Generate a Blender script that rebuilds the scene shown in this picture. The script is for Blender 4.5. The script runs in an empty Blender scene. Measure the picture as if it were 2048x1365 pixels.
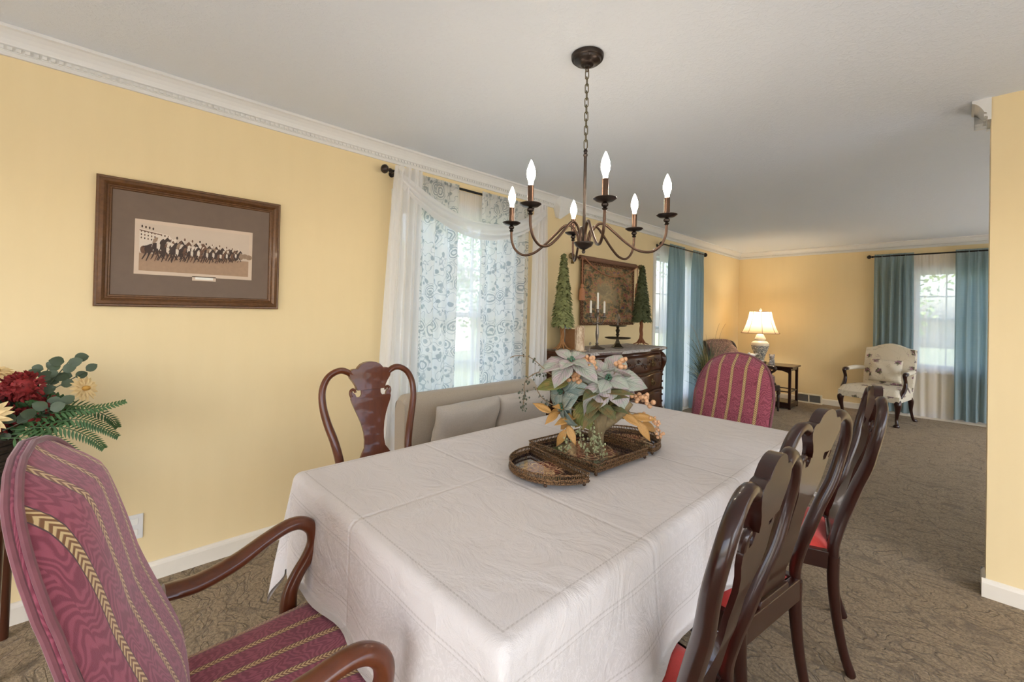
import bpy, bmesh, math, random
from math import sin, cos, pi, radians, sqrt, atan2, hypot
from mathutils import Vector, Matrix, Euler, noise
random.seed(7)
C = bpy.context.scene.collection
S = bpy.context.scene

# ------------------------------------------------------------------ camera
F_PX, YAW, PITCH, ROLL, CY = 863.1145, 0.8034, 0.0083, 0.0216, 615.984
cam_d = bpy.data.cameras.new('camera'); cam = bpy.data.objects.new('camera', cam_d); C.objects.link(cam)
fw = Vector((-sin(YAW)*cos(PITCH), cos(YAW)*cos(PITCH), sin(PITCH)))
r0 = Vector((cos(YAW), sin(YAW), 0)); u0 = r0.cross(fw)
rr = r0*cos(ROLL) + u0*sin(ROLL); uu = -r0*sin(ROLL) + u0*cos(ROLL)
m = Matrix((rr, uu, -fw)).transposed().to_4x4(); m.translation = Vector((2.705, 0, 1.3374))
cam.matrix_world = m
cam_d.sensor_width = 36; cam_d.lens = F_PX*36/2048; cam_d.shift_y = -(682.5-CY)/2048; cam_d.clip_start = 0.02
S.camera = cam

# ------------------------------------------------------------------ world, exposure
S.view_settings.view_transform = 'Standard'; S.view_settings.look = 'None'
S.view_settings.gamma = 1; S.view_settings.use_curve_mapping = False
S.view_settings.exposure = 1.70
S.cycles.use_denoising = True
S.cycles.max_bounces = 12; S.cycles.diffuse_bounces = 7; S.cycles.transparent_max_bounces = 24
S.cycles.sample_clamp_indirect = 8
w = bpy.data.worlds.new('world'); S.world = w; w.use_nodes = True
nt = w.node_tree; bg = nt.nodes['Background']
sky = nt.nodes.new('ShaderNodeTexSky'); sky.sky_type = 'NISHITA'; sky.sun_disc = False
sky.sun_elevation = radians(50); sky.sun_rotation = radians(140); sky.dust_density = 3.0; sky.air_density = 1.0
hs = nt.nodes.new('ShaderNodeHueSaturation'); hs.inputs['Saturation'].default_value = 0.85
nt.links.new(sky.outputs[0], hs.inputs['Color']); nt.links.new(hs.outputs[0], bg.inputs[0]); bg.inputs[1].default_value = 0.30

# sun, coming over the roof from the back of the house
sd = bpy.data.lights.new('sun', 'SUN'); sd.energy = 2.6; sd.angle = 0.01; sd.color = (1, .95, .85)
so = bpy.data.objects.new('sun', sd); so.rotation_euler = (radians(4), radians(17), 0); C.objects.link(so)

def portal(name, loc, rot, sx, sy):
    d = bpy.data.lights.new(name, 'AREA'); d.shape = 'RECTANGLE'; d.size = sx; d.size_y = sy
    d.cycles.is_portal = True
    o = bpy.data.objects.new(name, d); o.location = loc; o.rotation_euler = rot; C.objects.link(o)
# room constants (metres): left wall x=0, far wall y=L, partition face y=3.145
L = 8.155; H = 2.44; YB = -2.3; XR = 5.3; XD = 4.5
W1 = (1.50, 2.62, .50, 2.10); W2 = (5.14, 6.36, .20, 2.12); W3 = (2.26, 3.20, .665, 2.03)
W4 = (.6, 4.2, .05, 2.2)      # glazed garden doors behind the camera (x range)
W5 = (3.7, 7.7, .1, 2.2)     # unseen opening in the right wall, enlarged to brighten the living room (y range)
W6 = (-1.9, 2.8, .1, 2.2)     # dining side right wall, unseen glazing widened for extra daylight (y range)
portal('portal_a', (-.16, (W1[0]+W1[1])/2, 1.3), (0, radians(-90), 0), 1.6, 1.12)
portal('portal_b', (-.16, (W2[0]+W2[1])/2, 1.16), (0, radians(-90), 0), 1.92, 1.22)
portal('portal_c', ((W3[0]+W3[1])/2, L+.16, 1.35), (radians(-90), 0, 0), .94, 1.36)
portal('portal_d', (2.4, YB-.16, 1.12), (radians(90), 0, 0), 3.6, 2.15)
portal('portal_e', (XR+.16, 5.7, 1.15), (0, radians(90), 0), 2.1, 4.0)
portal('portal_f', (XD+.16, .45, 1.15), (0, radians(90), 0), 2.1, 4.7)

portal('portal_g', (4.4, L+.16, 1.22), (radians(-90), 0, 0), 1.3, 1.85)

# ------------------------------------------------------------------ node helper
class NT:
    def __init__(s, name):
        s.m = bpy.data.materials.new(name); s.m.use_nodes = True
        s.t = s.m.node_tree; s.b = s.t.nodes['Principled BSDF']; s.out = s.t.nodes['Material Output']
    def put(s, sock, v):
        if isinstance(v, bpy.types.NodeSocket): s.t.links.new(v, sock)
        elif isinstance(v, tuple) and len(v) == 3 and sock.type == 'RGBA': sock.default_value = (*v, 1)
        else: sock.default_value = v
    def M(s, op, a, b=None, c=None):
        n = s.t.nodes.new('ShaderNodeMath'); n.operation = op
        for i, v in enumerate((a, b, c)):
            if v is not None: s.put(n.inputs[i], v)
        return n.outputs[0]
    def mix(s, f, a, b):
        n = s.t.nodes.new('ShaderNodeMixRGB'); s.put(n.inputs[0], f); s.put(n.inputs[1], a); s.put(n.inputs[2], b); return n.outputs[0]
    def co(s, kind='Object'):
        if kind == 'UV':
            n = s.t.nodes.new('ShaderNodeUVMap'); n.uv_map = 'UVMap'; return n.outputs[0]
        return s.t.nodes.new('ShaderNodeTexCoord').outputs[kind]
    def sep(s, v):
        n = s.t.nodes.new('ShaderNodeSeparateXYZ'); s.put(n.inputs[0], v); return n.outputs
    def comb(s, x, y, z=0.0):
        n = s.t.nodes.new('ShaderNodeCombineXYZ')
        for i, v in enumerate((x, y, z)): s.put(n.inputs[i], v)
        return n.outputs[0]
    def scale(s, v, sc):
        n = s.t.nodes.new('ShaderNodeVectorMath'); n.operation = 'MULTIPLY'; s.put(n.inputs[0], v); n.inputs[1].default_value = sc; return n.outputs[0]
    def noise(s, v, sc, det=3, rough=.5, dist=0):
        n = s.t.nodes.new('ShaderNodeTexNoise'); s.put(n.inputs['Vector'], v); n.inputs['Scale'].default_value = sc
        n.inputs['Detail'].default_value = det; n.inputs['Roughness'].default_value = rough; n.inputs['Distortion'].default_value = dist
        return n.outputs[0]
    def vor(s, v, sc, feat='F1'):
        n = s.t.nodes.new('ShaderNodeTexVoronoi'); n.feature = feat; s.put(n.inputs['Vector'], v); n.inputs['Scale'].default_value = sc; return n.outputs
    def ramp(s, f, stops):
        n = s.t.nodes.new('ShaderNodeValToRGB'); s.put(n.inputs[0], f); e = n.color_ramp.elements
        while len(e) < len(stops): e.new(.5)
        for i, (p, c) in enumerate(stops): e[i].position = p; e[i].color = (*c, 1) if len(c) == 3 else c
        return n.outputs[0]
    def sstep(s, v, a, b):
        n = s.t.nodes.new('ShaderNodeMapRange'); n.interpolation_type = 'SMOOTHSTEP'; s.put(n.inputs[0], v)
        n.inputs[1].default_value = a; n.inputs[2].default_value = b; n.clamp = True; return n.outputs[0]
    def bump(s, h, strength=.3, dist=.01):
        n = s.t.nodes.new('ShaderNodeBump'); n.inputs['Strength'].default_value = strength; n.inputs['Distance'].default_value = dist
        s.put(n.inputs['Height'], h); s.t.links.new(n.outputs[0], s.b.inputs['Normal']); return n.outputs[0]
    def base(s, c, rough=.5, metal=0, spec=.5, coat=0, coatr=.1, sheen=0):
        s.put(s.b.inputs['Base Color'], c); s.put(s.b.inputs['Roughness'], rough); s.b.inputs['Metallic'].default_value = metal
        s.b.inputs['Specular IOR Level'].default_value = spec; s.b.inputs['Coat Weight'].default_value = coat
        s.b.inputs['Coat Roughness'].default_value = coatr; s.b.inputs['Sheen Weight'].default_value = sheen
        return s

def simple(name, c, rough=.5, metal=0, spec=.5, coat=0, var=.12, sc=30, bump=0, sheen=0, bd=.002):
    n = NT(name); o = n.co(); f = n.noise(o, sc, 4)
    col = n.mix(f, tuple(x*(1-var) for x in c), tuple(min(1, x*(1+var)) for x in c))
    n.base(col, rough, metal, spec, coat, sheen=sheen)
    if bump: n.bump(f, bump, bd)
    return n.m

def emit(name, c, st):
    n = NT(name); n.base(c, .4); n.b.inputs['Emission Color'].default_value = (*c, 1); n.b.inputs['Emission Strength'].default_value = st; return n.m

def translucent(name, c, transp=.2, trans=.5, pattern=None, rough=.9):
    """thin cloth: see-through part, light-passing part and reflecting part"""
    n = NT(name); t = n.t; t.nodes.remove(n.b)
    col = pattern(n) if pattern else c
    d = t.nodes.new('ShaderNodeBsdfDiffuse'); n.put(d.inputs[0], col)
    tl = t.nodes.new('ShaderNodeBsdfTranslucent'); n.put(tl.inputs[0], col)
    tp = t.nodes.new('ShaderNodeBsdfTransparent')
    a = t.nodes.new('ShaderNodeMixShader'); a.inputs[0].default_value = trans
    t.links.new(d.outputs[0], a.inputs[1]); t.links.new(tl.outputs[0], a.inputs[2])
    b = t.nodes.new('ShaderNodeMixShader'); b.inputs[0].default_value = transp
    t.links.new(a.outputs[0], b.inputs[1]); t.links.new(tp.outputs[0], b.inputs[2])
    t.links.new(b.outputs[0], n.out.inputs[0])
    return n.m

# ------------------------------------------------------------------ materials
def m_wall():
    n = NT('yellow_wall_paint'); o = n.co('Object'); f = n.noise(o, 160, 2)
    g = n.noise(n.scale(o, (1, 1, .15)), 14, 3)
    n.base(n.mix(g, (.78, .625, .355), (.82, .66, .385)), .45, spec=.35); n.bump(f, .05, .002); return n.m
def m_ceil():
    n = NT('textured_ceiling'); o = n.co('Object'); f = n.noise(o, 38, 5, .62, 1.2); g = n.sstep(f, .47, .6)
    h = n.M('ADD', g, n.M('MULTIPLY', n.noise(o, 140, 2), .5))
    n.base((.725, .775, .84), .85, spec=.2); n.bump(h, .3, .003); return n.m
def m_carpet():
    n = NT('carved_carpet'); o = n.co('Object')
    d = n.t.nodes.new('ShaderNodeTexNoise'); n.put(d.inputs['Vector'], o); d.inputs['Scale'].default_value = 3.6; d.inputs['Detail'].default_value = 1.5
    wv = n.t.nodes.new('ShaderNodeVectorMath'); wv.operation = 'MULTIPLY_ADD'; n.put(wv.inputs[0], d.outputs[1]); wv.inputs[1].default_value = (.42, .42, 0); n.put(wv.inputs[2], n.scale(o, (1.0, 1.5, 1)))
    a = n.M('ABSOLUTE', n.M('SUBTRACT', n.noise(wv.outputs[0], 6.5, 1.2, .4), .5))
    b = n.M('ABSOLUTE', n.M('SUBTRACT', n.noise(wv.outputs[0], 11, 1, .4), .48))
    g = n.M('MINIMUM', n.sstep(a, .0, .040), n.sstep(b, .0, .032))
    brk = n.sstep(n.noise(wv.outputs[0], 13, 2), .44, .56); g = n.M('SUBTRACT', 1.0, n.M('MULTIPLY', n.M('SUBTRACT', 1.0, g), n.M('ADD', .5, n.M('MULTIPLY', brk, .5))))
    pile = n.sstep(n.noise(o, 85, 5, .8), .3, .68); blot = n.noise(o, 5, 3)
    c = n.mix(pile, (.11, .072, .031), (.60, .44, .255)); c = n.mix(n.M('MULTIPLY', blot, .35), c, (.50, .36, .20))
    c = n.mix(n.M('MULTIPLY', n.M('SUBTRACT', 1.0, g), .60), c, (.13, .09, .05))  # shade of the carved grooves mixed into the pile colour
    n.base(c, .95, spec=.1, sheen=.25)
    h = n.M('ADD', n.M('MULTIPLY', g, 1.0), n.M('MULTIPLY', pile, .5)); n.bump(h, .9, .012); return n.m
def m_cloth():
    # UV = metres on the flat cloth measured from its centre
    n = NT('white_damask_cloth'); uv = n.co('UV'); x, y, _ = n.sep(uv)
    ax = n.M('SUBTRACT', n.M('ABSOLUTE', x), .54); ay = n.M('SUBTRACT', n.M('ABSOLUTE', y), 1.02)
    d = n.M('MAXIMUM', ax, ay)
    def line(dv, at, wd): return n.M('LESS_THAN', n.M('ABSOLUTE', n.M('SUBTRACT', dv, at)), wd)
    lines = n.M('MAXIMUM', line(d, -.035, .0022), n.M('MAXIMUM', line(d, .055, .002), n.M('MAXIMUM', line(d, .065, .0012), n.M('MAXIMUM', line(d, .20, .002), line(d, .212, .0015)))))
    dots = n.M('GREATER_THAN', n.M('SINE', n.M('MULTIPLY', n.M('ADD', x, y), 520)), .0)
    lines = n.M('MULTIPLY', lines, n.M('ADD', .45, n.M('MULTIPLY', dots, .55)))
    band = n.M('MULTIPLY', n.M('GREATER_THAN', d, .065), n.M('LESS_THAN', d, .20))
    v = n.noise(uv, 26, 3, .5, 2.2); dam = n.sstep(n.M('ABSOLUTE', n.M('SUBTRACT', v, .5)), .02, .05)
    c = n.mix(n.M('MULTIPLY', n.M('MULTIPLY', band, dam), .35), (.67, .62, .59), (.53, .48, .445))
    c = n.mix(n.M('MULTIPLY', lines, .42), c, (.36, .31, .27))
    wr = n.noise(n.scale(uv, (1, 1.5, 1)), 5.5, 6, .6, 1.2); fine = n.noise(uv, 700, 2)
    cr = n.M('MINIMUM', n.M('ABSOLUTE', n.M('ADD', x, .06)), n.M('MINIMUM', n.M('ABSOLUTE', n.M('ADD', y, .50)), n.M('ABSOLUTE', n.M('SUBTRACT', y, .12))))
    crease = n.sstep(cr, 0, .012)
    h = n.M('ADD', n.M('MULTIPLY', wr, .9), n.M('ADD', n.M('MULTIPLY', crease, .18), n.M('MULTIPLY', fine, .05)))
    h = n.M('SUBTRACT', h, n.M('MULTIPLY', lines, .1))
    n.base(c, .85, spec=.2, sheen=.1); n.bump(h, .60, .022); return n.m
def m_stripe():
    # UV = metres, u across the stripes, v along them
    n = NT('burgundy_moire_stripe'); uv = n.co('UV'); u, v, _ = n.sep(uv); P = .083
    k = n.M('DIVIDE', u, P); fr = n.M('SUBTRACT', k, n.M('FLOOR', k)); cu = n.M('MULTIPLY', n.M('ABSOLUTE', n.M('SUBTRACT', fr, .5)), P)
    braid = n.M('LESS_THAN', cu, .0085); edge = n.M('MULTIPLY', n.M('LESS_THAN', cu, .0102), n.M('GREATER_THAN', cu, .0085))
    chev = n.M('SINE', n.M('MULTIPLY', n.M('ADD', v, n.M('MULTIPLY', cu, 1.1)), 2*pi/.0105))
    sh = n.M('MULTIPLY', n.M('SINE', n.M('MULTIPLY', n.M('ADD', v, n.M('MULTIPLY', cu, 1.1)), 2*pi/.0026)), .15)
    bc = n.mix(n.sstep(n.M('ADD', chev, sh), -.5, .5), (.20, .095, .035), (.62, .45, .22))
    ds = n.noise(n.comb(n.M('MULTIPLY', n.M('ABSOLUTE', n.M('SUBTRACT', fr, .0)), .083*2), n.M('MULTIPLY', v, .8)), 11, 2.0, .5)
    moire = n.M('SINE', n.M('ADD', n.M('MULTIPLY', v, 330), n.M('MULTIPLY', ds, 60)))
    mm = n.sstep(n.M('ADD', moire, n.M('MULTIPLY', n.noise(uv, 500, 1), .5)), -.4, 1.1)
    bigf = n.noise(uv, 7, 2)
    mm2 = n.M('MULTIPLY', n.M('ADD', mm, bigf), .62)
    c = n.mix(mm2, (.155, .027, .044), (.345, .086, .120))
    c = n.mix(edge, c, (.09, .05, .05)); c = n.mix(braid, c, bc)
    n.base(c, .85, spec=.2, sheen=.45); n.b.inputs['Sheen Tint'].default_value = (1, .8, .9, 1)
    n.bump(n.M('ADD', n.M('MULTIPLY', braid, n.M('ADD', 1.0, n.M('MULTIPLY', chev, .3))), n.noise(uv, 900, 1)), .35, .002); return n.m
def m_wood(name, a, b, rough=.25, coat=.5, sc=14, ax=(1, 1, .12)):
    n = NT(name); o = n.co('Object'); f = n.noise(n.scale(o, ax), sc*3, 5, .6, .6)
    n.base(n.mix(f, a, b), rough, spec=.32, coat=coat, coatr=.05); n.bump(f, .05, .001); return n.m
def m_floral():
    n = NT('cream_floral_fabric'); uv = n.co('UV')
    v = n.vor(uv, 8.2); dist = v['Distance']; dd = n.M('ADD', dist, n.M('MULTIPLY', n.M('SUBTRACT', n.noise(uv, 34, 4, .7), .5), .75))
    col = n.ramp(n.noise(uv, 30, 3), [(.3, (.06, .07, .045)), (.44, (.16, .16, .09)), (.52, (.20, .10, .14)), (.66, (.52, .34, .38))])
    mask = n.M('SUBTRACT', 1.0, n.sstep(dd, .28, .33))
    vine = n.M('SUBTRACT', 1.0, n.sstep(n.M('ABSOLUTE', n.M('SUBTRACT', n.noise(uv, 6, 2, .5, 1.5), .5)), .004, .012))
    c = n.mix(n.M('MULTIPLY', vine, .4), (.66, .60, .48), (.34, .28, .2)); c = n.mix(mask, c, col)
    n.base(c, .85, spec=.2); n.bump(n.noise(uv, 600, 2), .2, .002); return n.m
def m_leopard():
    n = NT('mauve_animal_print'); uv = n.co('Object'); v = n.vor(n.scale(uv, (1, 1, 1)), 62)
    r = n.M('SUBTRACT', 1.0, n.sstep(n.M('ABSOLUTE', n.M('SUBTRACT', v['Distance'], .42)), .06, .16))
    c = n.mix(n.noise(uv, 20, 2), (.26, .145, .11), (.38, .25, .17)); c = n.mix(n.M('MULTIPLY', r, .85), c, (.07, .028, .04))
    n.base(c, .9, spec=.15, sheen=.2); return n.m
def pat_print(n):
    uv = n.co('UV'); dn = n.t.nodes.new('ShaderNodeTexNoise'); n.put(dn.inputs['Vector'], uv); dn.inputs['Scale'].default_value = 9
    wv = n.t.nodes.new('ShaderNodeVectorMath'); wv.operation = 'MULTIPLY_ADD'; n.put(wv.inputs[0], dn.outputs[1]); wv.inputs[1].default_value = (.07, .07, 0); n.put(wv.inputs[2], uv)
    v = n.vor(wv.outputs[0], 7.4); d = v['Distance']
    rings = n.sstep(n.M('SINE', n.M('MULTIPLY', d, 46)), -.1, .5); inside = n.M('SUBTRACT', 1.0, n.sstep(d, .40, .46))
    ink = n.M('MULTIPLY', rings, inside)
    v2 = n.vor(wv.outputs[0], 19)['Distance']; lf = n.M('MULTIPLY', n.M('SUBTRACT', 1.0, n.sstep(v2, .26, .36)), n.sstep(d, .40, .46))
    vine = n.M('SUBTRACT', 1.0, n.sstep(n.M('ABSOLUTE', n.M('SUBTRACT', n.noise(uv, 11, 1), .5)), .006, .016))
    ink = n.M('MAXIMUM', ink, n.M('MAXIMUM', lf, n.M('MULTIPLY', vine, .8)))
    return n.mix(n.M('MULTIPLY', ink, .75), (.86, .87, .86), (.27, .34, .39))
def pat_blue(n):
    uv = n.co('UV'); f = n.noise(n.scale(uv, (1.5, 70, 1)), 4, 3)
    return n.mix(f, (.29, .39, .42), (.38, .48, .51))
def pat_white(n):
    uv = n.co('UV'); return n.mix(n.noise(uv, 300, 1), (.88, .88, .89), (.93, .93, .94))

MW = m_wall(); MC = m_ceil(); MCARP = m_carpet(); MCLOTH = m_cloth(); MSTR = m_stripe()
MTRIM = simple('white_trim_paint', (.72, .71, .68), .4, var=.02)
MBASEB = simple('cream_baseboard_paint', (.74, .68, .58), .45, var=.03)
MAHOG = m_wood('dark_mahogany', (.010, .0022, .0015), (.032, .0065, .0035), .30, .5)
MAHOG2 = m_wood('red_mahogany', (.062, .014, .0055), (.15, .040, .013), .28, .45)
MDRESS = m_wood('old_walnut', (.018, .006, .003), (.10, .028, .012), .28, .45)
MRED = simple('red_seat_fabric', (.52, .035, .025), .8, var=.15, sc=200, bump=.2, sheen=.2)
MBRONZE = simple('oiled_bronze', (.050, .038, .033), .3, metal=.85, var=.2, sc=40)
MBRONZE2 = simple('copper_bronze', (.105, .062, .043), .3, metal=.85, var=.2, sc=40)
MLINEN = simple('oatmeal_linen', (.40, .335, .26), .95, var=.18, sc=220, bump=.35, sheen=.2)
MLINEN2 = simple('grey_linen', (.45, .40, .34), .95, var=.14, sc=160, bump=.3, sheen=.2)
MFLOR = m_floral(); MLEO = m_leopard()
MPRINT = translucent('blue_rose_print', None, .13, .62, pat_print)
MBLUE = translucent('teal_satin', None, .02, .5, pat_blue)
MSHEER = translucent('white_sheer', None, .27, .5, pat_white)
MSCARF = translucent('white_voile_scarf', None, .22, .5, pat_white)
MSHADE = translucent('cream_silk_shade', (.80, .66, .46), .0, .6)
MWIN = simple('white_window_paint', (.78, .78, .76), .4, var=.02)
MBLACK = simple('black_metal', (.02, .018, .016), .35, metal=.6)
MBULB = emit('lit_bulb', (1, .86, .68), 26)
MGLOW = emit('lamp_bulb_glow', (1, .76, .46), 5)
MPEW = simple('pewter', (.23, .20, .18), .32, metal=.9, var=.25, sc=60)
MCANDLE = simple('white_wax', (.80, .78, .72), .5, var=.03)
def m_glass():
    n = NT('window_glass'); t = n.t; t.nodes.remove(n.b); g = t.nodes.new('ShaderNodeBsdfGlossy'); g.inputs['Roughness'].default_value = .02
    tp = t.nodes.new('ShaderNodeBsdfTransparent'); lw = t.nodes.new('ShaderNodeLayerWeight')
    mx = t.nodes.new('ShaderNodeMixShader'); n.put(mx.inputs[0], n.M('ADD', .05, n.M('MULTIPLY', .5, n.M('POWER', lw.outputs['Facing'], 5.0)))); t.links.new(tp.outputs[0], mx.inputs[1]); t.links.new(g.outputs[0], mx.inputs[2])
    t.links.new(mx.outputs[0], n.out.inputs[0]); return n.m
MGLASS = m_glass()

# ------------------------------------------------------------------ mesh builder
class MB:
    def __init__(s): s.v = []; s.f = []; s.mi = []; s.uv = []; s.T = None
    def add(s, vs, fs, mi=0, uvs=None):
        b = len(s.v)
        for q in vs:
            q = Vector(q); s.v.append(tuple(s.T @ q) if s.T else tuple(q))
        for k, f in enumerate(fs):
            s.f.append([b+i for i in f]); s.mi.append(mi); s.uv.append([uvs[i] for i in f] if uvs else [(0, 0)]*len(f))
        return s
    def box(s, c, d, mi=0, R=None, taper=1.0):
        x, y, z = [q/2 for q in d]; vs = []
        for sz in (-1, 1):
            t = taper if sz > 0 else 1
            for sx, sy in ((-1, -1), (1, -1), (1, 1), (-1, 1)):
                q = Vector((sx*x*t, sy*y*t, sz*z)); q = (R @ q) if R else q; vs.append(q + Vector(c))
        fs = [(3, 2, 1, 0), (4, 5, 6, 7), (0, 1, 5, 4), (1, 2, 6, 5), (2, 3, 7, 6), (3, 0, 4, 7)]
        uv = [(v[0], v[1]+v[2]) for v in vs]
        return s.add(vs, fs, mi, uv)
    def bx(s, x0, x1, y0, y1, z0, z1, mi=0): return s.box(((x0+x1)/2, (y0+y1)/2, (z0+z1)/2), (x1-x0, y1-y0, z1-z0), mi)
    def tube(s, pts, rad, seg=10, mi=0, flat=None, closed=False, up=None):
        """sweep; rad scalar/list; flat=(a,b) list scaling the two section axes"""
        pts = [Vector(p) for p in pts]; n = len(pts); rad = rad if isinstance(rad, (list, tuple)) else [rad]*n
        vs = []; N = None
        for i, p in enumerate(pts):
            if closed: t = pts[(i+1) % n]-pts[i-1]
            else: t = pts[min(i+1, n-1)]-pts[max(i-1, 0)]
            if t.length < 1e-9: t = Vector((0, 0, 1))
            t.normalize()
            if up is not None: N = Vector(up)-t*t.dot(Vector(up)); N = N if N.length > 1e-4 else t.orthogonal()
            elif N is None: N = t.orthogonal()
            else: N = N-t*t.dot(N); N = N if N.length > 1e-5 else t.orthogonal()
            N.normalize(); B = t.cross(N); a, b = (1, 1) if flat is None else (flat[i] if isinstance(flat, list) else flat)
            for k in range(seg):
                th = 2*pi*k/seg; vs.append(p+N*cos(th)*rad[i]*a+B*sin(th)*rad[i]*b)
        fs = []
        for i in range(n if closed else n-1):
            j = (i+1) % n
            for k in range(seg):
                k2 = (k+1) % seg; fs.append((i*seg+k, i*seg+k2, j*seg+k2, j*seg+k))
        if not closed: fs.append(tuple(range(seg-1, -1, -1))); fs.append(tuple((n-1)*seg+k for k in range(seg)))
        return s.add(vs, fs, mi)
    def lathe(s, prof, c=(0, 0, 0), seg=24, mi=0, axis=None, sx=1, sy=1, mod=None):
        vs = []; n = len(prof)
        for i, (r, z) in enumerate(prof):
            for k in range(seg):
                th = 2*pi*k/seg; q = r*(mod(th, z) if mod else 1); vs.append(Vector((q*cos(th)*sx, q*sin(th)*sy, z)))
        if axis is not None: R = Vector((0, 0, 1)).rotation_difference(Vector(axis)).to_matrix(); vs = [R @ q for q in vs]
        vs = [q+Vector(c) for q in vs]
        fs = [(i*seg+k, i*seg+(k+1) % seg, (i+1)*seg+(k+1) % seg, (i+1)*seg+k) for i in range(n-1) for k in range(seg)]
        if prof[0][0] > 1e-5: fs.append(tuple(range(seg-1, -1, -1)))
        if prof[-1][0] > 1e-5: fs.append(tuple((n-1)*seg+k for k in range(seg)))
        return s.add(vs, fs, mi)
    def ball(s, c, r, seg=12, mi=0, sc=(1, 1, 1)):
        n = max(6, seg//2+1); vs = [Vector((r*sin(pi*i/n)*cos(2*pi*k/seg)*sc[0], r*sin(pi*i/n)*sin(2*pi*k/seg)*sc[1], -r*cos(pi*i/n)*sc[2]))+Vector(c) for i in range(n+1) for k in range(seg)]
        fs = [(i*seg+k, i*seg+(k+1) % seg, (i+1)*seg+(k+1) % seg, (i+1)*seg+k) for i in range(n) for k in range(seg)]
        return s.add(vs, fs, mi)
    def grid(s, fn, nu, nv, mi=0, uvf=None, th=None):
        vs = []; uv = []
        for j in range(nv+1):
            for i in range(nu+1):
                a, b = i/nu, j/nv; vs.append(Vector(fn(a, b))); uv.append(uvf(a, b) if uvf else (a, b))
        fs = [(j*(nu+1)+i, j*(nu+1)+i+1, (j+1)*(nu+1)+i+1, (j+1)*(nu+1)+i) for j in range(nv) for i in range(nu)]
        return s.add(vs, fs, mi, uv)
    def prism(s, outline, fn, th, mi=0, cols=1):
        """symmetric silhouette: outline = [(half_width_left, half_width_right, z)] rows, fn(x,z)->(front point); th thickness along +y of fn frame"""
        rows = len(outline); nc = cols+1; vs = []
        for side in (0, 1):
            for (a, b, z) in outline:
                for k in range(nc):
                    x = a+(b-a)*k/cols; q = Vector(fn(x, z)); vs.append(q+Vector((0, th*side, 0)))
        o = rows*nc; fs = []
        for i in range(rows-1):
            for k in range(cols):
                p = i*nc+k; fs.append((p, p+1, p+nc+1, p+nc)); fs.append((o+p+1, o+p, o+p+nc, o+p+nc+1))
            p = i*nc; fs.append((p+nc, o+p+nc, o+p, p)); p = i*nc+cols; fs.append((p, o+p, o+p+nc, p+nc))
        for k in range(cols):
            fs.append((k+1, k, o+k, o+k+1)); p = (rows-1)*nc+k; fs.append((p, p+1, o+p+1, o+p))
        return s.add(vs, fs, mi)
    def poly(s, pts, th, ax=2, mi=0):
        """extruded polygon: pts 3D list, th vector"""
        n = len(pts); t = Vector(th); vs = [Vector(p) for p in pts]+[Vector(p)+t for p in pts]
        fs = [tuple(range(n-1, -1, -1)), tuple(range(n, 2*n))]+[(i, (i+1) % n, n+(i+1) % n, n+i) for i in range(n)]
        return s.add(vs, fs, mi)
    def build(s, name, mats, parent=None, smooth=True, bevel=0, sub=0, solid=0, loc=None, angle=40, weld=False):
        me = bpy.data.meshes.new(name); me.from_pydata(s.v, [], s.f); me.update()
        ul = me.uv_layers.new(name='UVMap'); i = 0
        for fuv in s.uv:
            for q in fuv: ul.data[i].uv = q; i += 1
        for k, mm in enumerate(mats if isinstance(mats, (list, tuple)) else [mats]): me.materials.append(mm)
        for p, k in zip(me.polygons, s.mi): p.material_index = k
        if weld:
            bm = bmesh.new(); bm.from_mesh(me); bmesh.ops.remove_doubles(bm, verts=bm.verts, dist=1e-5); bm.to_mesh(me); bm.free()
        if smooth:
            me.shade_smooth() if hasattr(me, 'shade_smooth') else [setattr(p, 'use_smooth', True) for p in me.polygons]
            bm = bmesh.new(); bm.from_mesh(me)
            for e in bm.edges:
                if len(e.link_faces) == 2 and e.calc_face_angle(0) > radians(angle): e.smooth = False
            bm.to_mesh(me); bm.free()
        o = bpy.data.objects.new(name, me); C.objects.link(o)
        if parent is not None: o.parent = parent
        if loc is not None: o.location = loc
        if bevel: q = o.modifiers.new('b', 'BEVEL'); q.width = bevel; q.segments = 2; q.limit_method = 'ANGLE'; q.angle_limit = radians(35)
        if solid: q = o.modifiers.new('s', 'SOLIDIFY'); q.thickness = solid; q.offset = 0
        if sub: q = o.modifiers.new('u', 'SUBSURF'); q.levels = sub; q.render_levels = sub
        return o

def tag(o, label, cat, group=None):
    o['label'] = label; o['category'] = cat
    if group: o['group'] = group
    return o
def struct(o): o['kind'] = 'structure'; return o
def empty(name, loc=(0, 0, 0), rz=0, label=None, cat=None, group=None):
    o = bpy.data.objects.new(name, None); o.empty_display_size = .1; C.objects.link(o); o.location = loc; o.rotation_euler = (0, 0, rz)
    if label: tag(o, label, cat, group)
    return o
def copy_tree(o, parent=None):
    c = o.copy(); C.objects.link(c); c.parent = parent
    for ch in list(o.children): copy_tree(ch, c)
    return c
def interp(t, pts):
    if t <= pts[0][0]: return pts[0][1]
    for (a, va), (b, vb) in zip(pts, pts[1:]):
        if t <= b:
            k = (t-a)/(b-a) if b > a else 0; k = k*k*(3-2*k)*.5+k*.5; return va+(vb-va)*k
    return pts[-1][1]
def smooth_path(pts, n=6):
    """Catmull-Rom through points (tuples of any length)"""
    out = []; P = [pts[0]]+list(pts)+[pts[-1]]
    for i in range(1, len(P)-2):
        for k in range(n):
            t = k/n; out.append(tuple(.5*((2*b)+(-a+c)*t+(2*a-5*b+4*c-d)*t*t+(-a+3*b-3*c+d)*t**3) for a, b, c, d in zip(P[i-1], P[i], P[i+1], P[i+2])))
    out.append(tuple(pts[-1])); return out

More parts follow.
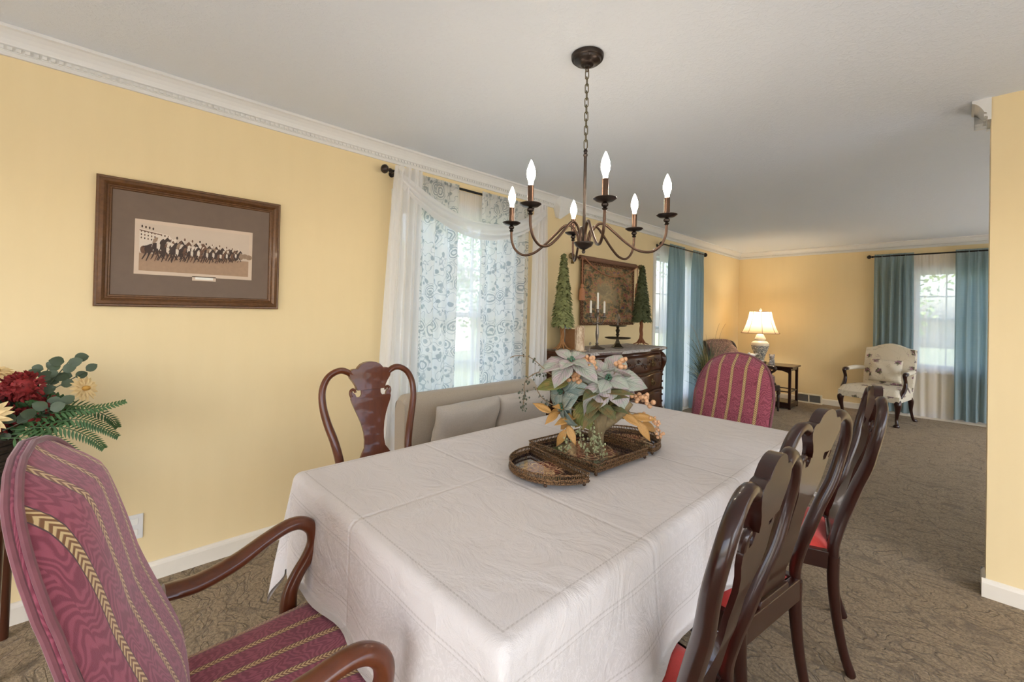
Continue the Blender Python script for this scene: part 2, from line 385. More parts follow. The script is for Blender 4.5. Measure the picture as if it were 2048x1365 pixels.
# ------------------------------------------------------------------ room shell
struct(MB().bx(-.15, XR+.15, YB-.15, L+.15, -.12, 0).build('floor', MCARP, smooth=False))
struct(MB().bx(-.15, XR+.15, YB-.15, L+.15, H, H+.12).build('ceiling', MC, smooth=False))
def wall(name, axis, pos, t, a0, a1, holes):
    """wall with rectangular openings; axis 'x' = plane of constant x"""
    b = MB(); cuts = sorted(holes); cur = a0
    def bb(p0, p1, z0, z1):
        if p1-p0 < 1e-4 or z1-z0 < 1e-4: return
        if axis == 'x': b.bx(min(pos, pos+t), max(pos, pos+t), p0, p1, z0, z1)
        else: b.bx(p0, p1, min(pos, pos+t), max(pos, pos+t), z0, z1)
    for (h0, h1, z0, z1) in cuts:
        bb(cur, h0, 0, H); bb(h0, h1, 0, z0); bb(h0, h1, z1, H); cur = h1
    bb(cur, a1, 0, H)
    return struct(b.build(name, MW, smooth=False))
wall('wall_left', 'x', 0, -.15, YB, L, [W1, W2])
W7 = (3.75, 5.05, .3, 2.15)  # added out of sight behind the partition to lift the living room light
wall('wall_far', 'y', L, .15, -.15, XR+.15, [W3, W7])
wall('wall_back', 'y', YB, -.15, -.15, XR+.15, [W4])
wall('wall_right', 'x', XR, .15, 3.28, L, [W5])
wall('wall_dining', 'x', XD, .15, YB, 3.145, [W6])
struct(MB().bx(2.806, XR, 3.145, 3.28, 0, H).build('wall_partition', MW, smooth=False))

def moulding(name, runs, prof, mat, dent=None):
    """runs: list of (p0, p1, inward normal); prof: list of (out, z)"""
    b = MB()
    for p0, p1, nrm in runs:
        p0 = Vector((*p0, 0)); p1 = Vector((*p1, 0)); nn = Vector((*nrm, 0)); k = len(prof)
        vs = [q+nn*o+Vector((0, 0, z)) for q in (p0, p1) for o, z in prof]
        fs = [(i, i+1, k+i+1, k+i) for i in range(k-1)]+[tuple(range(k)), tuple(range(2*k-1, k-1, -1))]
        b.add(vs, fs)
        if dent:
            d = (p1-p0); ln = d.length; d.normalize(); n = int(ln/.024)
            for i in range(n):
                c = p0+d*(i+.5)*.024+nn*dent[0]; c.z = dent[1]
                sz = (abs(d.x)*.014+abs(nn.x)*.012, abs(d.y)*.014+abs(nn.y)*.012, .013); b.box(c, sz)
    return struct(b.build(name, mat, smooth=False))
z0 = H-.107
CR = [(0, z0), (.012, z0), (.012, z0+.016), (.016, z0+.018), (.016, z0+.036), (.024, z0+.040), (.026, z0+.046), (.032, z0+.060), (.042, z0+.076), (.056, z0+.090), (.066, z0+.094), (.066, H), (0, H)]
moulding('trim_1', [((0, YB), (0, 3.145), (1, 0)), ((0, 3.28), (0, L), (1, 0))], CR, MTRIM, (.019, z0+.027))
moulding('trim_2', [((0, L), (XR, L), (0, -1))], CR, MTRIM, (.019, z0+.027))
moulding('trim_3', [((2.806, 3.14), (2.806, 3.34), (-1, 0)), ((2.75, 3.28), (XR, 3.28), (0, 1))], CR, MTRIM, (.019, z0+.027))
b = MB(); b.add([(0, 3.10, H), (0, 3.40, H), (.075, 3.36, H), (.075, 3.145, H), (0, 3.12, 2.36), (0, 3.37, 2.33), (.07, 3.33, 2.33), (.07, 3.15, 2.34), (0, 3.165, 2.25), (0, 3.21, 2.25), (.035, 3.20, 2.235), (.035, 3.17, 2.235)],
    [(0, 1, 2, 3), (0, 3, 7, 4), (3, 2, 6, 7), (2, 1, 5, 6), (4, 7, 11, 8), (7, 6, 10, 11), (6, 5, 9, 10), (8, 11, 10, 9)])
struct(b.build('trim_4', MTRIM, smooth=False))
BP = [(0, 0), (.014, 0), (.014, .068), (.011, .078), (.005, .086), (0, .088)]
moulding('baseboard_left', [((0, YB), (0, L), (1, 0))], BP, MBASEB)
moulding('baseboard_far', [((0, L), (XR, L), (0, -1))], BP, MBASEB)
moulding('baseboard_partition', [((2.806, 3.146), (2.806, 3.279), (-1, 0)), ((2.792, 3.145), (XD, 3.145), (0, -1)), ((2.792, 3.28), (XR, 3.28), (0, 1))], BP, MBASEB)

# windows
def window(name, axis, pos, outw, W, cols, rows, casing=True):
    a0, a1, z0, z1 = W; root = empty(name, (0, 0, 0)); struct(root)
    def bx(b, p0, p1, q0, q1, zz0, zz1):
        lo, hi = sorted((pos+outw*q0, pos+outw*q1))
        (b.bx(lo, hi, p0, p1, zz0, zz1) if axis == 'x' else b.bx(p0, p1, lo, hi, zz0, zz1))
    b = MB(); t = .03
    bx(b, a0, a0+t, .0, .15, z0, z1); bx(b, a1-t, a1, .0, .15, z0, z1); bx(b, a0+t, a1-t, .0, .15, z1-t, z1); bx(b, a0+t, a1-t, .0, .15, z0, z0+t)
    if casing:
        bx(b, a0-.06, a0, -.016, 0, z0-.02, z1+.06); bx(b, a1, a1+.06, -.016, 0, z0-.02, z1+.06); bx(b, a0, a1, -.016, 0, z1, z1+.06)
        bx(b, a0-.08, a1+.08, -.04, 0, z0-.04, z0-.02)
    b.build('window_frame', MWIN, root, smooth=False)
    zm = (z0+z1)/2
    for k, (s0, s1, off) in enumerate(((z0+t, zm+.02, .06), (zm-.02, z1-t, .09))):
        b = MB(); c0, c1 = a0+t, a1-t; e = .035
        bx(b, c0, c0+e, off, off+.03, s0, s1); bx(b, c1-e, c1, off, off+.03, s0, s1); bx(b, c0+e, c1-e, off, off+.03, s0, s0+e); bx(b, c0+e, c1-e, off, off+.03, s1-e, s1)
        for i in range(1, cols): x = c0+(c1-c0)*i/cols; bx(b, x-.008, x+.008, off+.002, off+.02, s0+e, s1-e)
        for i in range(1, rows): z = s0+(s1-s0)*i/rows; bx(b, c0+e, c1-e, off+.003, off+.019, z-.008, z+.008)
        sa = b.build('window_sash', MWIN, root, smooth=False)
        g = MB(); bx(g, c0+e, c1-e, off+.022, off+.025, s0+e, s1-e); g.build('pane', MGLASS, sa, smooth=False)
window('window_1', 'x', 0, -1, W1, 3, 2)
window('window_2', 'x', 0, -1, W2, 3, 2)
window('window_3', 'y', L, 1, W3, 3, 2)
window('added_window_7', 'y', L, 1, W7, 3, 2)
window('window_4', 'y', YB, -1, W4, 4, 1, False)
window('added_window_5', 'x', XR, 1, W5, 4, 2, False)
window('added_window_6', 'x', XD, 1, W6, 4, 2, False)

# ------------------------------------------------------------------ dining table and cloth
TX, TY, TZ = 1.64, 1.52, .765; HX, HY = .54, 1.02
t = empty('dining_table', (TX, TY, 0), 0, 'long rectangular dining table hidden under the white cloth', 'table')
MB().box((0, 0, .741), (2*HX-.02, 2*HY-.02, .028)).build('tabletop', MAHOG, t, smooth=False, bevel=.006)
b = MB(); b.box((0, HY-.12, .69), (2*HX-.2, .022, .07)); b.box((0, -HY+.12, .69), (2*HX-.2, .022, .07)); b.box((HX-.1, 0, .69), (.022, 2*HY-.26, .07)); b.box((-HX+.1, 0, .69), (.022, 2*HY-.26, .07))
b.build('apron', MAHOG, t, smooth=False)
for py in (-.45, .45):
    pd = MB().lathe([(0, .725), (.10, .725), (.10, .70), (.045, .68), (.038, .60), (.06, .52), (.075, .44), (.060, .36), (.04, .33), (.058, .30), (.058, .20), (0, .19)], (0, py, 0), 24).build('pedestal', MAHOG, t)
    for k in range(4):
        e = Vector((cos(pi/4+k*pi/2), sin(pi/4+k*pi/2), 0)); q = smooth_path([(.04, .26, .028), (.12, .25, .026), (.20, .15, .022), (.26, .05, .019), (.30, .018, .018), (.33, .018, .016)], 4)
        MB().tube([Vector((0, py, 0))+e*r+Vector((0, 0, z)) for r, z, _ in q], [w_ for _, _, w_ in q], 10).build('leg', MAHOG, pd)

def cloth_pos(u, v, drop=.335):
    """flat cloth coordinate -> draped position"""
    rc = .028   # soft edge radius
    def hang(d):  # (outward, down) for distance past the edge
        if d < 0: return 0, 0
        a = min(d/rc, pi/2); o = rc*sin(a); z = rc*(1-cos(a)); e = d-rc*pi/2
        return (o, z) if e < 0 else (o+e*.03, z+e)
    ex, ey = abs(u)-(HX-rc), abs(v)-(HY-rc); sx, sy = (1 if u > 0 else -1), (1 if v > 0 else -1)
    if ex <= 0 or ey <= 0:
        if ex <= 0 and ey <= 0:
            return u, v, .0012*sin(u*9+v*4)*cos(v*7)
        if ex > 0:
            o, z = hang(ex); k = max(0, ex-.03)/.3; w = .014*k*(sin(v*9.5+sx)+.6*sin(v*21+1.3*sx)); return sx*(HX-rc+o+w+.012*k), v, -z
        o, z = hang(ey); k = max(0, ey-.03)/.3; w = .012*k*(sin(u*11+sy)+.5*sin(u*25)); 
        return u, sy*(HY-rc+o+w+.012*k), -z
    r = hypot(ex, ey); th = atan2(ey, ex); o, z = hang(r); k = max(0, r-.03)/.4
    wx = .014*(sin(sy*(HY-rc)*9.5+sx)+.6*sin(sy*(HY-rc)*21+1.3*sx)); wy = .012*(sin(sx*(HX-rc)*11+sy)+.5*sin(sx*(HX-rc)*25))
    kk = min(1, max(0, r-.03)/.3)
    base = o+kk*(.012+wx*cos(th)**2*max(0, cos(2*th))+wy*sin(th)**2*max(0, -cos(2*th)))
    bulge = .028*k*sin(2*th)**2*(1+.9*sin(8*th+1.2))
    rad = base+bulge
    return sx*(HX-rc+rad*cos(th)), sy*(HY-rc+rad*sin(th)), -z
SEATS = [(1.605, .55, .30, .50, 'y', -1, .490), (1.66, 2.50, .30, .50, 'y', 1, .490), (1.85, .965, .255, .5, 'x', 1, .486), (1.85, 1.53, .255, .5, 'x', 1, .486), (1.9, 2.30, .255, .5, 'x', 1, .486), (1.3, .99, .255, .5, 'x', -1, .486)]
def seat_lift(x, y, z):
    """the overhang comes to rest on a pushed-in chair seat"""
    X, Y, Z = x+TX, y+TY, z+TZ
    for cx, cy, hw, dp, axn, sg, zt in SEATS:
        lat = abs(X-cx) if axn == 'y' else abs(Y-cy); side = (Y-TY)*sg if axn == 'y' else (X-TX)*sg; lim = HY-.03 if axn == 'y' else HX-.03
        if side > lim and lat < hw+.07 and Z < zt:
            k = min(1, (hw+.07-lat)/.07); ex = (zt-Z)*k; Z = Z+ex
            if axn == 'y': Y += sg*ex*.35
            else: X += sg*ex*.35
    return X-TX, Y-TY, Z-TZ
D = .335; NU, NV = 96, 136
def axis_pts(h, n):
    t_, e = h-.028, h-.028+D; pts = []
    m = n//4
    for i in range(m): pts.append(-e+(D-.07)*i/m)
    for i in range(8): pts.append(-t_-.07+.07*i/8*1.0)
    k = n-2*(m+8)
    for i in range(k+1): pts.append(-t_+2*t_*i/k)
    pts += [-q for q in reversed(pts[:m+8])]
    return pts
US, VS = axis_pts(HX, NU), axis_pts(HY, NV)
b = MB(); vs = []; uv = []
for v in VS:
    for u in US:
        x, y, z = seat_lift(*cloth_pos(u, v))
        vs.append((x, y, z)); uv.append((u, v))
nu = len(US); fs = [(j*nu+i, j*nu+i+1, (j+1)*nu+i+1, (j+1)*nu+i) for j in range(len(VS)-1) for i in range(nu-1)]
b.add(vs, fs, 0, uv)
cl = b.build('tablecloth', MCLOTH, loc=(TX, TY, TZ), angle=180)
tag(cl, 'off-white damask cloth with hemstitched borders draped over the dining table', 'tablecloth')

# ------------------------------------------------------------------ dining chairs (local: front -Y)
def back_y(z): return interp(z, [(0, .055), (.2, .02), (.40, 0), (.48, .0), (.56, .022), (.7, .066), (.85, .106), (1.0, .134), (1.1, .146)])
def stile_path(s):
    k = [(.190, .40, .021), (.186, .47, .021), (.174, .56, .022), (.172, .63, .0225), (.190, .72, .022), (.214, .80, .021), (.231, .88, .0195), (.230, .95, .0185), (.207, 1.002, .018), (.172, 1.028, .0175), (.138, 1.034, .017), (.108, 1.022, .016), (.088, 1.004, .014), (.070, .992, .012)]
    return smooth_path([(s*x, back_y(z), z, r) for x, z, r in k], 4)
def dining_chair(name, label, wood, seat_mat, loc, rz, group):
    t = empty(name, loc, rz, label, 'chair', group)
    # hoop back with yoke crest
    b = MB()
    for s in (-1, 1):
        p = stile_path(s); n = len(p)
        b.tube([q[:3] for q in p], [q[3] for q in p], 12, flat=(1.0, .82), up=(0, 1, 0) if False else None)
    crest = [(-.070, .070, .935), (-.076, .076, .955), (-.088, .088, .975), (-.102, .102, .995), (-.106, .106, 1.014), (-.101, .101, 1.029), (-.088, .088, 1.037), (-.066, .066, 1.038), (-.060, .060, 1.046), (-.048, .048, 1.058), (-.030, .030, 1.066), (-.010, .010, 1.070)]
    b.prism(crest, lambda x, z: (x, back_y(z)-.014+.10*x*x, z), .028, cols=8)
    b.build('backrest', wood, t, bevel=.003, angle=50)
    sp = [(.088, .462), (.088, .50), (.080, .515), (.084, .54), (.084, .60), (.078, .625), (.066, .645), (.052, .665), (.0485, .70), (.050, .735), (.058, .775), (.070, .81), (.084, .845), (.096, .873), (.102, .895), (.101, .901)]
    b = MB(); f = lambda x, z: (x, back_y(z)-.006, z)
    b.prism([(-a, a, z) for a, z in sp]+[(-.056, .056, .903), (-.049, .049, .914), (-.049, .049, .930), (-.057, .057, .941), (-.072, .072, .950), (-.076, .076, .970)], f, .012, cols=6)
    for s in (-1, 1):  # volutes curling up and in
        q = smooth_path([(s*.096, .905, .0075), (s*.101, .920, .0075), (s*.098, .934, .0075), (s*.088, .940, .007), (s*.079, .934, .0065), (s*.077, .924, .006)], 4)
        b.tube([(x, back_y(z), z) for x, z, r in q], [r for _, _, r in q], 8)
        pv = [(.072, .898), (.101, .898), (.101, .918), (.093, .930), (.080, .918)]; b.poly([(s*x, back_y(z)-.006, z) for x, z in (pv if s > 0 else pv[::-1])], (0, .012, 0))
    b.build('splat', wood, t, bevel=.0015, angle=50)
    # seat rails, shoe, pad
    b = MB(); yf = -.41; wf, wb = .245, .195; H0, H1 = .375, .442
    for s in (-1, 1): b.poly([(s*wf, yf, H0), (s*wb, .012, H0), (s*(wb-.03), .012, H0), (s*(wf-.03), yf+.02, H0)] if s < 0 else [(s*(wf-.03), yf+.02, H0), (s*(wb-.03), .012, H0), (s*wb, .012, H0), (s*wf, yf, H0)], (0, 0, H1-H0))
    b.box((0, .004, (H0+H1)/2-.004), (2*wb-.02, .026, H1-H0+.008)); b.box((0, yf+.012, (H0+H1)/2), (2*wf-.02, .026, H1-H0))
    b.prism([(-.10, .10, .440), (-.10, .10, .452), (-.092, .092, .464)], lambda x, z: (x, -.018, z), .034, cols=2)
    b.build('seat_frame', wood, t, smooth=False, bevel=.004)
    def pad(a, c):
        x = 2*a-1; y = -.392+.375*c; hw = interp(c, [(0, .232), (1, .178)]); ex = min(1, (1-abs(x))*6, c*6+.0, (1-c)*6); ex = max(0, ex)
        return (x*hw, y, .436+.034*(1-(1-ex)**2)+.010*(1-x*x)*(1-(2*c-1)**2))
    b = MB().grid(pad, 14, 12); b.box((0, -.205, .430), (.34, .33, .012)); b.build('seat', seat_mat, t, angle=180)
    for s in (-1, 1):
        p = smooth_path([(s*.190, .001, .43, .021), (s*.190, 0, .33, .021), (s*.190, .012, .2, .0185), (s*.191, .034, .08, .017), (s*.192, .055, .012, .018), (s*.192, .060, 0, .016)], 4)
        MB().tube([q[:3] for q in p], [q[3] for q in p], 12, flat=(.95, .95)).build('leg', wood, t)
        p = smooth_path([(s*.222, -.385, .43, .029), (s*.228, -.392, .375, .032), (s*.234, -.402, .31, .028), (s*.226, -.392, .18, .019), (s*.222, -.386, .07, .0145), (s*.228, -.396, .024, .022), (s*.230, -.40, .012, .030), (s*.230, -.40, 0, .024)], 4)
        MB().tube([q[:3] for q in p], [q[3] for q in p], 12).build('leg', wood, t)
    return t
def place_dining(first, name, label, loc, rz):
    c = copy_tree(first); c.location = loc; c.rotation_euler = (0, 0, rz); c['label'] = label; return c
G = 'dining chairs around the table'
# centre of rear legs; facing -x is rz = -90 deg
RC = radians(-90)
dc1 = dining_chair('dining_chair', 'dark mahogany dining chair with red seat, nearest on the right side of the table', MAHOG, MRED, (2.313, .962, 0), RC+radians(1), G)
dc2 = place_dining(dc1, 'dining_chair', 'dark mahogany dining chair with red seat, middle of the three along the right side', (2.291, 1.578, 0), RC-radians(8.5))
dc3 = place_dining(dc1, 'dining_chair', 'dark mahogany dining chair with red seat, farthest on the right side of the table', (2.340, 2.235, 0), RC+radians(12))
dc4 = dining_chair('dining_chair', 'reddish mahogany dining chair on the window side between table and yellow wall', MAHOG2, MRED, (.790, .99, 0), radians(90-3), G)

# ------------------------------------------------------------------ host armchairs (local: front -Y, back base front at y=0)
def arm_half(z): return interp(z, [(.40, .205), (.47, .225), (.6, .240), (.8, .248), (.88, .238), (.94, .220), (.99, .196), (1.028, .164), (1.056, .122), (1.075, .072), (1.085, .0)])
def lean(z): return .30*(z-.45)+(.012*max(0, z-.85)/.25)
def host_chair(name, label, loc, rz, group):
    t = empty(name, loc, rz, label, 'armchair', group)
    # back: front face, rear face and boxing
    zs = [.36+(1.085-.36)*(1-(1-k/26)**1.35) for k in range(27)]
    NX = 20
    def front(a, c):
        z = interp_list(zs, c); hw = arm_half(z) if z < 1.0849 else .004; x = (2*a-1)*hw
        e = 1-abs(2*a-1)**4; bl = .067*e*interp(z, [(.36, .4), (.6, 1.0), (.8, .7), (1.0, .9), (1.085, 0)])
        return (x, lean(z)-bl+.034, z)
    def rear(a, c):
        z = interp_list(zs, c); hw = arm_half(z) if z < 1.0849 else .004; x = (1-2*a)*hw
        return (x, lean(z)+.044+.020*(1-(2*a-1)**4)*min(1, (1.085-z)*8), z)
    b = MB()
    b.grid(front, NX, 26, 0, lambda a, c: ((2*a-1)*arm_half(interp_list(zs, c))+.0415, interp_list(zs, c)))
    b.grid(rear, NX, 26, 0, lambda a, c: ((1-2*a)*arm_half(interp_list(zs, c))+.0415, interp_list(zs, c)))
    # boxing between outlines
    path = [(-arm_half(z), z) for z in zs[:-1]]+[(0, 1.0855)]+[(arm_half(z), z) for z in reversed(zs[:-1])]
    vs = []; uv = []; dacc = 0
    for i, (x, z) in enumerate(path):
        if i: dacc += hypot(x-path[i-1][0], z-path[i-1][1])
        for k in range(5):
            f = k/4; nx, nz = (x/.25, max(0, (z-.85)/.26)); ln = max(.3, hypot(nx, nz)); bl = .006*sin(pi*f)
            vs.append((x+bl*nx/ln, lean(min(z, 1.085))+.034+.010*f, z+bl*nz/ln)); uv.append((.008+.020*f, dacc))
    fs = [(i*5+k, (i+1)*5+k, (i+1)*5+k+1, i*5+k+1) for i in range(len(path)-1) for k in range(4)]
    b.add(vs, fs, 0, uv)
    back = b.build('backrest', MSTR, t, angle=75)
    for off in (.032, .046):
        MB().tube([(x*1.01, lean(min(z, 1.085))+off, z+.002) for x, z in path], .0055, 8).build('piping', MPIPE, back)
    # seat
    def seat(a, c):
        x = 2*a-1; y = -.46+.49*c; hw = interp(c, [(0, .285), (.15, .29), (1, .225)]); ee = max(0, min(1, (1-abs(x))*8, c*10, 1))
        cut = .03*abs(x)**6*(1-c)
        return (x*hw, y+cut+.05*max(0, .1-c)*0, .405+.068*sqrt(max(0, 1-(1-ee)**2))+.012*(1-x*x)*(1-(2*c-1)**2))
    b = MB().grid(seat, 24, 20, 0, lambda a, c: ((2*a-1)*.28+.0415, c*.53))
    for s in (0, 1):
        b.grid(lambda a, c, s=s: ((2*s-1)*interp(a, [(0, .285), (.15, .29), (1, .225)]), -.46+.49*a+.03*(1-a), .36+.05*c), 10, 2, 0, lambda a, c: (.3, a))
    b.grid(lambda a, c: ((2*a-1)*.285, -.462+.03*abs(2*a-1)**6, .36+.05*c), 16, 2, 0, lambda a, c: ((2*a-1)*.28+.0415, c*.05))
    b.build('seat', MSTR, t, angle=80)
    b = MB()
    for s in (-1, 1): b.poly([(s*.28, -.43, .33), (s*.222, .04, .33), (s*.19, .04, .33), (s*.25, -.41, .33)] if s < 0 else [(s*.25, -.41, .33), (s*.19, .04, .33), (s*.222, .04, .33), (s*.28, -.43, .33)], (0, 0, .045))
    b.box((0, -.422, .352), (.54, .03, .045)); b.box((0, .03, .352), (.42, .03, .045)); b.build('seat_frame', MAHOG, t, smooth=False, bevel=.004)
    for s in (-1, 1):
        q = smooth_path([(s*.238, .055, .640, .018, .030), (s*.252, -.04, .634, .020, .031), (s*.275, -.15, .648, .020, .030), (s*.293, -.25, .678, .018, .027), (s*.300, -.33, .700, .018, .024), (s*.302, -.385, .698, .019, .022), (s*.302, -.425, .672, .020, .021), (s*.301, -.432, .632, .020, .021), (s*.300, -.408, .590, .019, .021), (s*.298, -.372, .550, .019, .021), (s*.295, -.345, .505, .021, .023), (s*.291, -.338, .45, .024, .026), (s*.288, -.34, .38, .024, .026)], 5)
        n = len(q); b = MB(); vs = []; pts = [Vector((a[0], .055+(a[1]-.055)*.73, a[2]-.012)) for a in q]
        b.tube(pts, [1]*n, 14, flat=[(a[3], a[4]) for a in q], up=None) if False else None
        for i, p in enumerate(pts):
            tt = (pts[min(i+1, n-1)]-pts[max(i-1, 0)]).normalized(); X = Vector((1, 0, 0)); X = (X-tt*tt.dot(X)).normalized(); B = tt.cross(X)
            for k in range(14):
                th = 2*pi*k/14; vs.append(p+X*cos(th)*q[i][4]+B*sin(th)*q[i][3])
        fs = [(i*14+k, i*14+(k+1) % 14, (i+1)*14+(k+1) % 14, (i+1)*14+k) for i in range(n-1) for k in range(14)]+[tuple(range(13, -1, -1)), tuple((n-1)*14+k for k in range(14))]
        b.add(vs, fs); b.build('arm', MAHOG2, t)
        p = smooth_path([(s*.252, -.395, .36, .034), (s*.262, -.408, .30, .033), (s*.25, -.395, .17, .021), (s*.245, -.385, .07, .016), (s*.254, -.40, .025, .026), (s*.256, -.405, .012, .033), (s*.256, -.405, 0, .026)], 4)
        MB().tube([a[:3] for a in p], [a[3] for a in p], 12).build('leg', MAHOG, t)
        p = smooth_path([(s*.205, .03, .36, .022), (s*.206, .04, .22, .02), (s*.208, .075, .08, .019), (s*.209, .10, .0, .019)], 4)
        MB().tube([a[:3] for a in p], [a[3] for a in p], 10).build('leg', MAHOG, t)
    return t
def interp_list(zs, c):
    k = c*(len(zs)-1); i = min(int(k), len(zs)-2); return zs[i]+(zs[i+1]-zs[i])*(k-i)
MPIPE = simple('burgundy_piping', (.17, .05, .06), .85, var=.35, sc=40, sheen=.3)
src = host_chair('armchair', 'striped burgundy armchair with curved wooden arms at the near end of the table', (1.600, .158, 0), radians(172.5), 'striped armchairs at the table ends')
hc2 = copy_tree(src); hc2.location = (1.652, 2.925, 0); hc2.rotation_euler = (0, 0, radians(-2)); hc2['label'] = 'striped burgundy armchair seen from behind at the far end of the table'

# ------------------------------------------------------------------ chandelier
CX, CYY = 1.590, 1.492
t = empty('chandelier', (CX, CYY, H), 0, 'dark bronze six-arm candle chandelier hanging over the dining table', 'chandelier')
MB().lathe([(0, -.052), (.010, -.052), (.012, -.044), (.026, -.042), (.030, -.036), (.055, -.028), (.058, -.020), (.066, -.018), (.069, -.010), (.069, -.002), (0, -.002)], seg=40).build('canopy', MBRONZE, t)
MB().tube([(0.008*cos(a), 0, -.058+.012*sin(a)) for a in [2*pi*k/12 for k in range(12)]], .0022, 8, closed=True).build('loop', MBRONZE2, t)
ch = MB(); z = -.082
k = 0
while z > -.405:
    R_ = Matrix.Rotation(pi/2*(k % 2)+.35, 3, 'Z')
    ch.tube([R_ @ Vector((.0075*cos(a), 0, z+(.0125 if sin(a) > 0 else -.0125)+.0075*sin(a))) for a in [2*pi*j/14 for j in range(14)]], .0019, 6, closed=True); z -= .030; k += 1
ch.build('chain', simple('antique_brass_chain', (.12, .10, .045), .35, metal=.85), t)
MB().lathe([(0, -.400), (.006, -.402), (.009, -.412), (.006, -.420), (.010, -.428), (.0065, -.436), (.0065, -.80), (0, -.80)], seg=16).build('stem', MBRONZE, t)
MB().lathe([(0, -.850), (.006, -.848), (.008, -.840), (.005, -.834), (.014, -.830), (.034, -.818), (.041, -.806), (.041, -.802), (.012, -.800), (.010, -.790), (0, -.789)], seg=32).build('hub', MBRONZE, t)
for k, adeg in enumerate((28, 82, 136, -155, -90, -41)):
    a = radians(adeg); e = Vector((cos(a), sin(a), 0))
    pth = smooth_path([(.022, -.803), (.030, -.765), (.055, -.730), (.085, -.728), (.125, -.762), (.175, -.808), (.225, -.842), (.275, -.848), (.312, -.822), (.329, -.782), (.332, -.745), (.332, -.728)], 5)
    arm = MB().tube([e*r+Vector((0, 0, z)) for r, z in pth], .0055, 10).build('arm', MBRONZE2, t)
    c = e*.332
    b = MB().lathe([(0, -.742), (.006, -.742), (.010, -.736), (.006, -.731), (.012, -.726), (.013, -.720), (.007, -.713), (.010, -.711), (.030, -.709), (.041, -.701), (.041, -.699), (.028, -.706), (0, -.706)], (c.x, c.y, 0), 24); b.build('drip_pan', MBRONZE, arm)
    MB().lathe([(0, -.708), (.0115, -.708), (.0115, -.632), (.009, -.630), (0, -.630)], (c.x, c.y, 0), 16).build('candle_sleeve', MBRONZE2, arm)
    MB().lathe([(0, -.630), (.008, -.630), (.009, -.618), (.015, -.600), (.0165, -.588), (.015, -.572), (.010, -.556), (.005, -.543), (.001, -.535), (0, -.535)], (c.x, c.y, 0), 16).build('bulb', MBULB, arm)

# ------------------------------------------------------------------ framed racing picture
PY0, PY1, PZ0, PZ1 = -.010, .746, 1.321, 1.916
pc = ((PY0+PY1)/2, (PZ0+PZ1)/2); pw, ph = PY1-PY0, PZ1-PZ0
t = empty('framed_picture', (0, pc[0], pc[1]), 0, 'sepia horse racing print in a wide bronze frame on the yellow wall', 'picture')
def frame_mesh(w_, h_, prof):
    b = MB(); n = len(prof); vs = []
    for sy, sz in ((-1, -1), (1, -1), (1, 1), (-1, 1)):
        for (ins, out) in prof: vs.append((out, sy*(w_/2-ins), sz*(h_/2-ins)))
    fs = [(k*n+i, k*n+i+1, ((k+1) % 4)*n+i+1, ((k+1) % 4)*n+i) for k in range(4) for i in range(n-1)]
    return b.add(vs, fs)
MFRAME = NT('antique_bronze_frame'); _o = MFRAME.co('Object'); _f = MFRAME.noise(_o, 60, 5, .7)
MFRAME.base(MFRAME.mix(_f, (.035, .014, .006), (.22, .095, .030)), .38, metal=.25, coat=.2); MFRAME = MFRAME.m
frame_mesh(pw, ph, [(0, 0), (0, .018), (.004, .022), (.010, .021), (.014, .026), (.026, .030), (.034, .024), (.038, .018), (.044, .020), (.048, .016), (.052, .016), (.056, .010), (.056, .004)]).build('frame', MFRAME, t, angle=30)
MMAT = simple('taupe_mat_board', (.165, .115, .085), .7, var=.1, sc=25)
MMAT2 = simple('cream_mat_board', (.62, .49, .38), .7, var=.04)
MB().box((.008, 0, 0), (.006, pw-.108, ph-.108)).build('mat', MMAT, t, smooth=False)
IW, IH = .452, .226; iz = -.012
b = MB(); b.box((.0118, 0, iz), (.0016, IW+.034, IH+.034)); b.box((.0118, .03, iz-IH/2-.024), (.0016, .10, .022)); b.build('mat', MMAT2, t, smooth=False)
b = MB(); X0 = .0130
SEP = [simple('sepia_sky', (.58, .47, .37), .6, var=.03), simple('sepia_track', (.36, .23, .145), .6, var=.14, sc=60), simple('sepia_dark', (.050, .026, .018), .6, var=.4, sc=80), simple('sepia_brown', (.15, .075, .042), .6, var=.4, sc=80), simple('sepia_white', (.68, .58, .48), .6, var=.08), simple('sepia_mid', (.30, .20, .13), .6, var=.3, sc=70)]
layer = [0]
def flat(pts, mi):
    layer[0] += 1; x = X0+layer[0]*.0000075
    # pts in (u: -1..1 across, v: 0..1 up)
    vs = [(x, u*IW/2, iz-IH/2+v*IH) for u, v in pts]
    a = sum(p[0]*q[1]-q[0]*p[1] for p, q in zip(pts, pts[1:]+pts[:1])); f = tuple(range(len(vs))); b.add(vs, [f if a > 0 else f[::-1]], mi)
def ell(cx, cy, rx, ry, rot=0, n=12): return [(cx+rx*cos(a)*cos(rot)-ry*2*sin(a)*sin(rot)*.5, cy+2*rx*cos(a)*sin(rot)*.5+ry*sin(a)*cos(rot)) for a in [2*pi*k/n for k in range(n)]]
flat([(-1, .34), (1, .34), (1, 1), (-1, 1)], 0); flat([(-1, 0), (1, 0), (1, .37), (-1, .37)], 1)
rnd = random.Random(3)
for i in range(14): u = -.1+i*.085; flat(ell(u, .44+rnd.random()*.05, .07, .06), 5)
flat([(-1, .40), (-.42, .40), (-.46, .72), (-.52, .80), (-1, .88)], 4)
for r in range(3):
    for i in range(9-r): u = -.97+i*.055; flat(ell(u, .83-.07*r-i*.008, .012, .022, 0, 6), 2 if (i+r) % 2 else 3)
flat([(-1, .86), (-.55, .78), (-.54, .76), (-1, .84)], 3)
for i in range(4): flat(ell(-.96+i*.06, .93-i*.01, .015, .03, 0, 7), 2)
flat([(.27, .50), (.29, .50), (.285, .66), (.275, .66)], 3); flat(ell(.28, .67, .02, .03, 0, 8), 3)
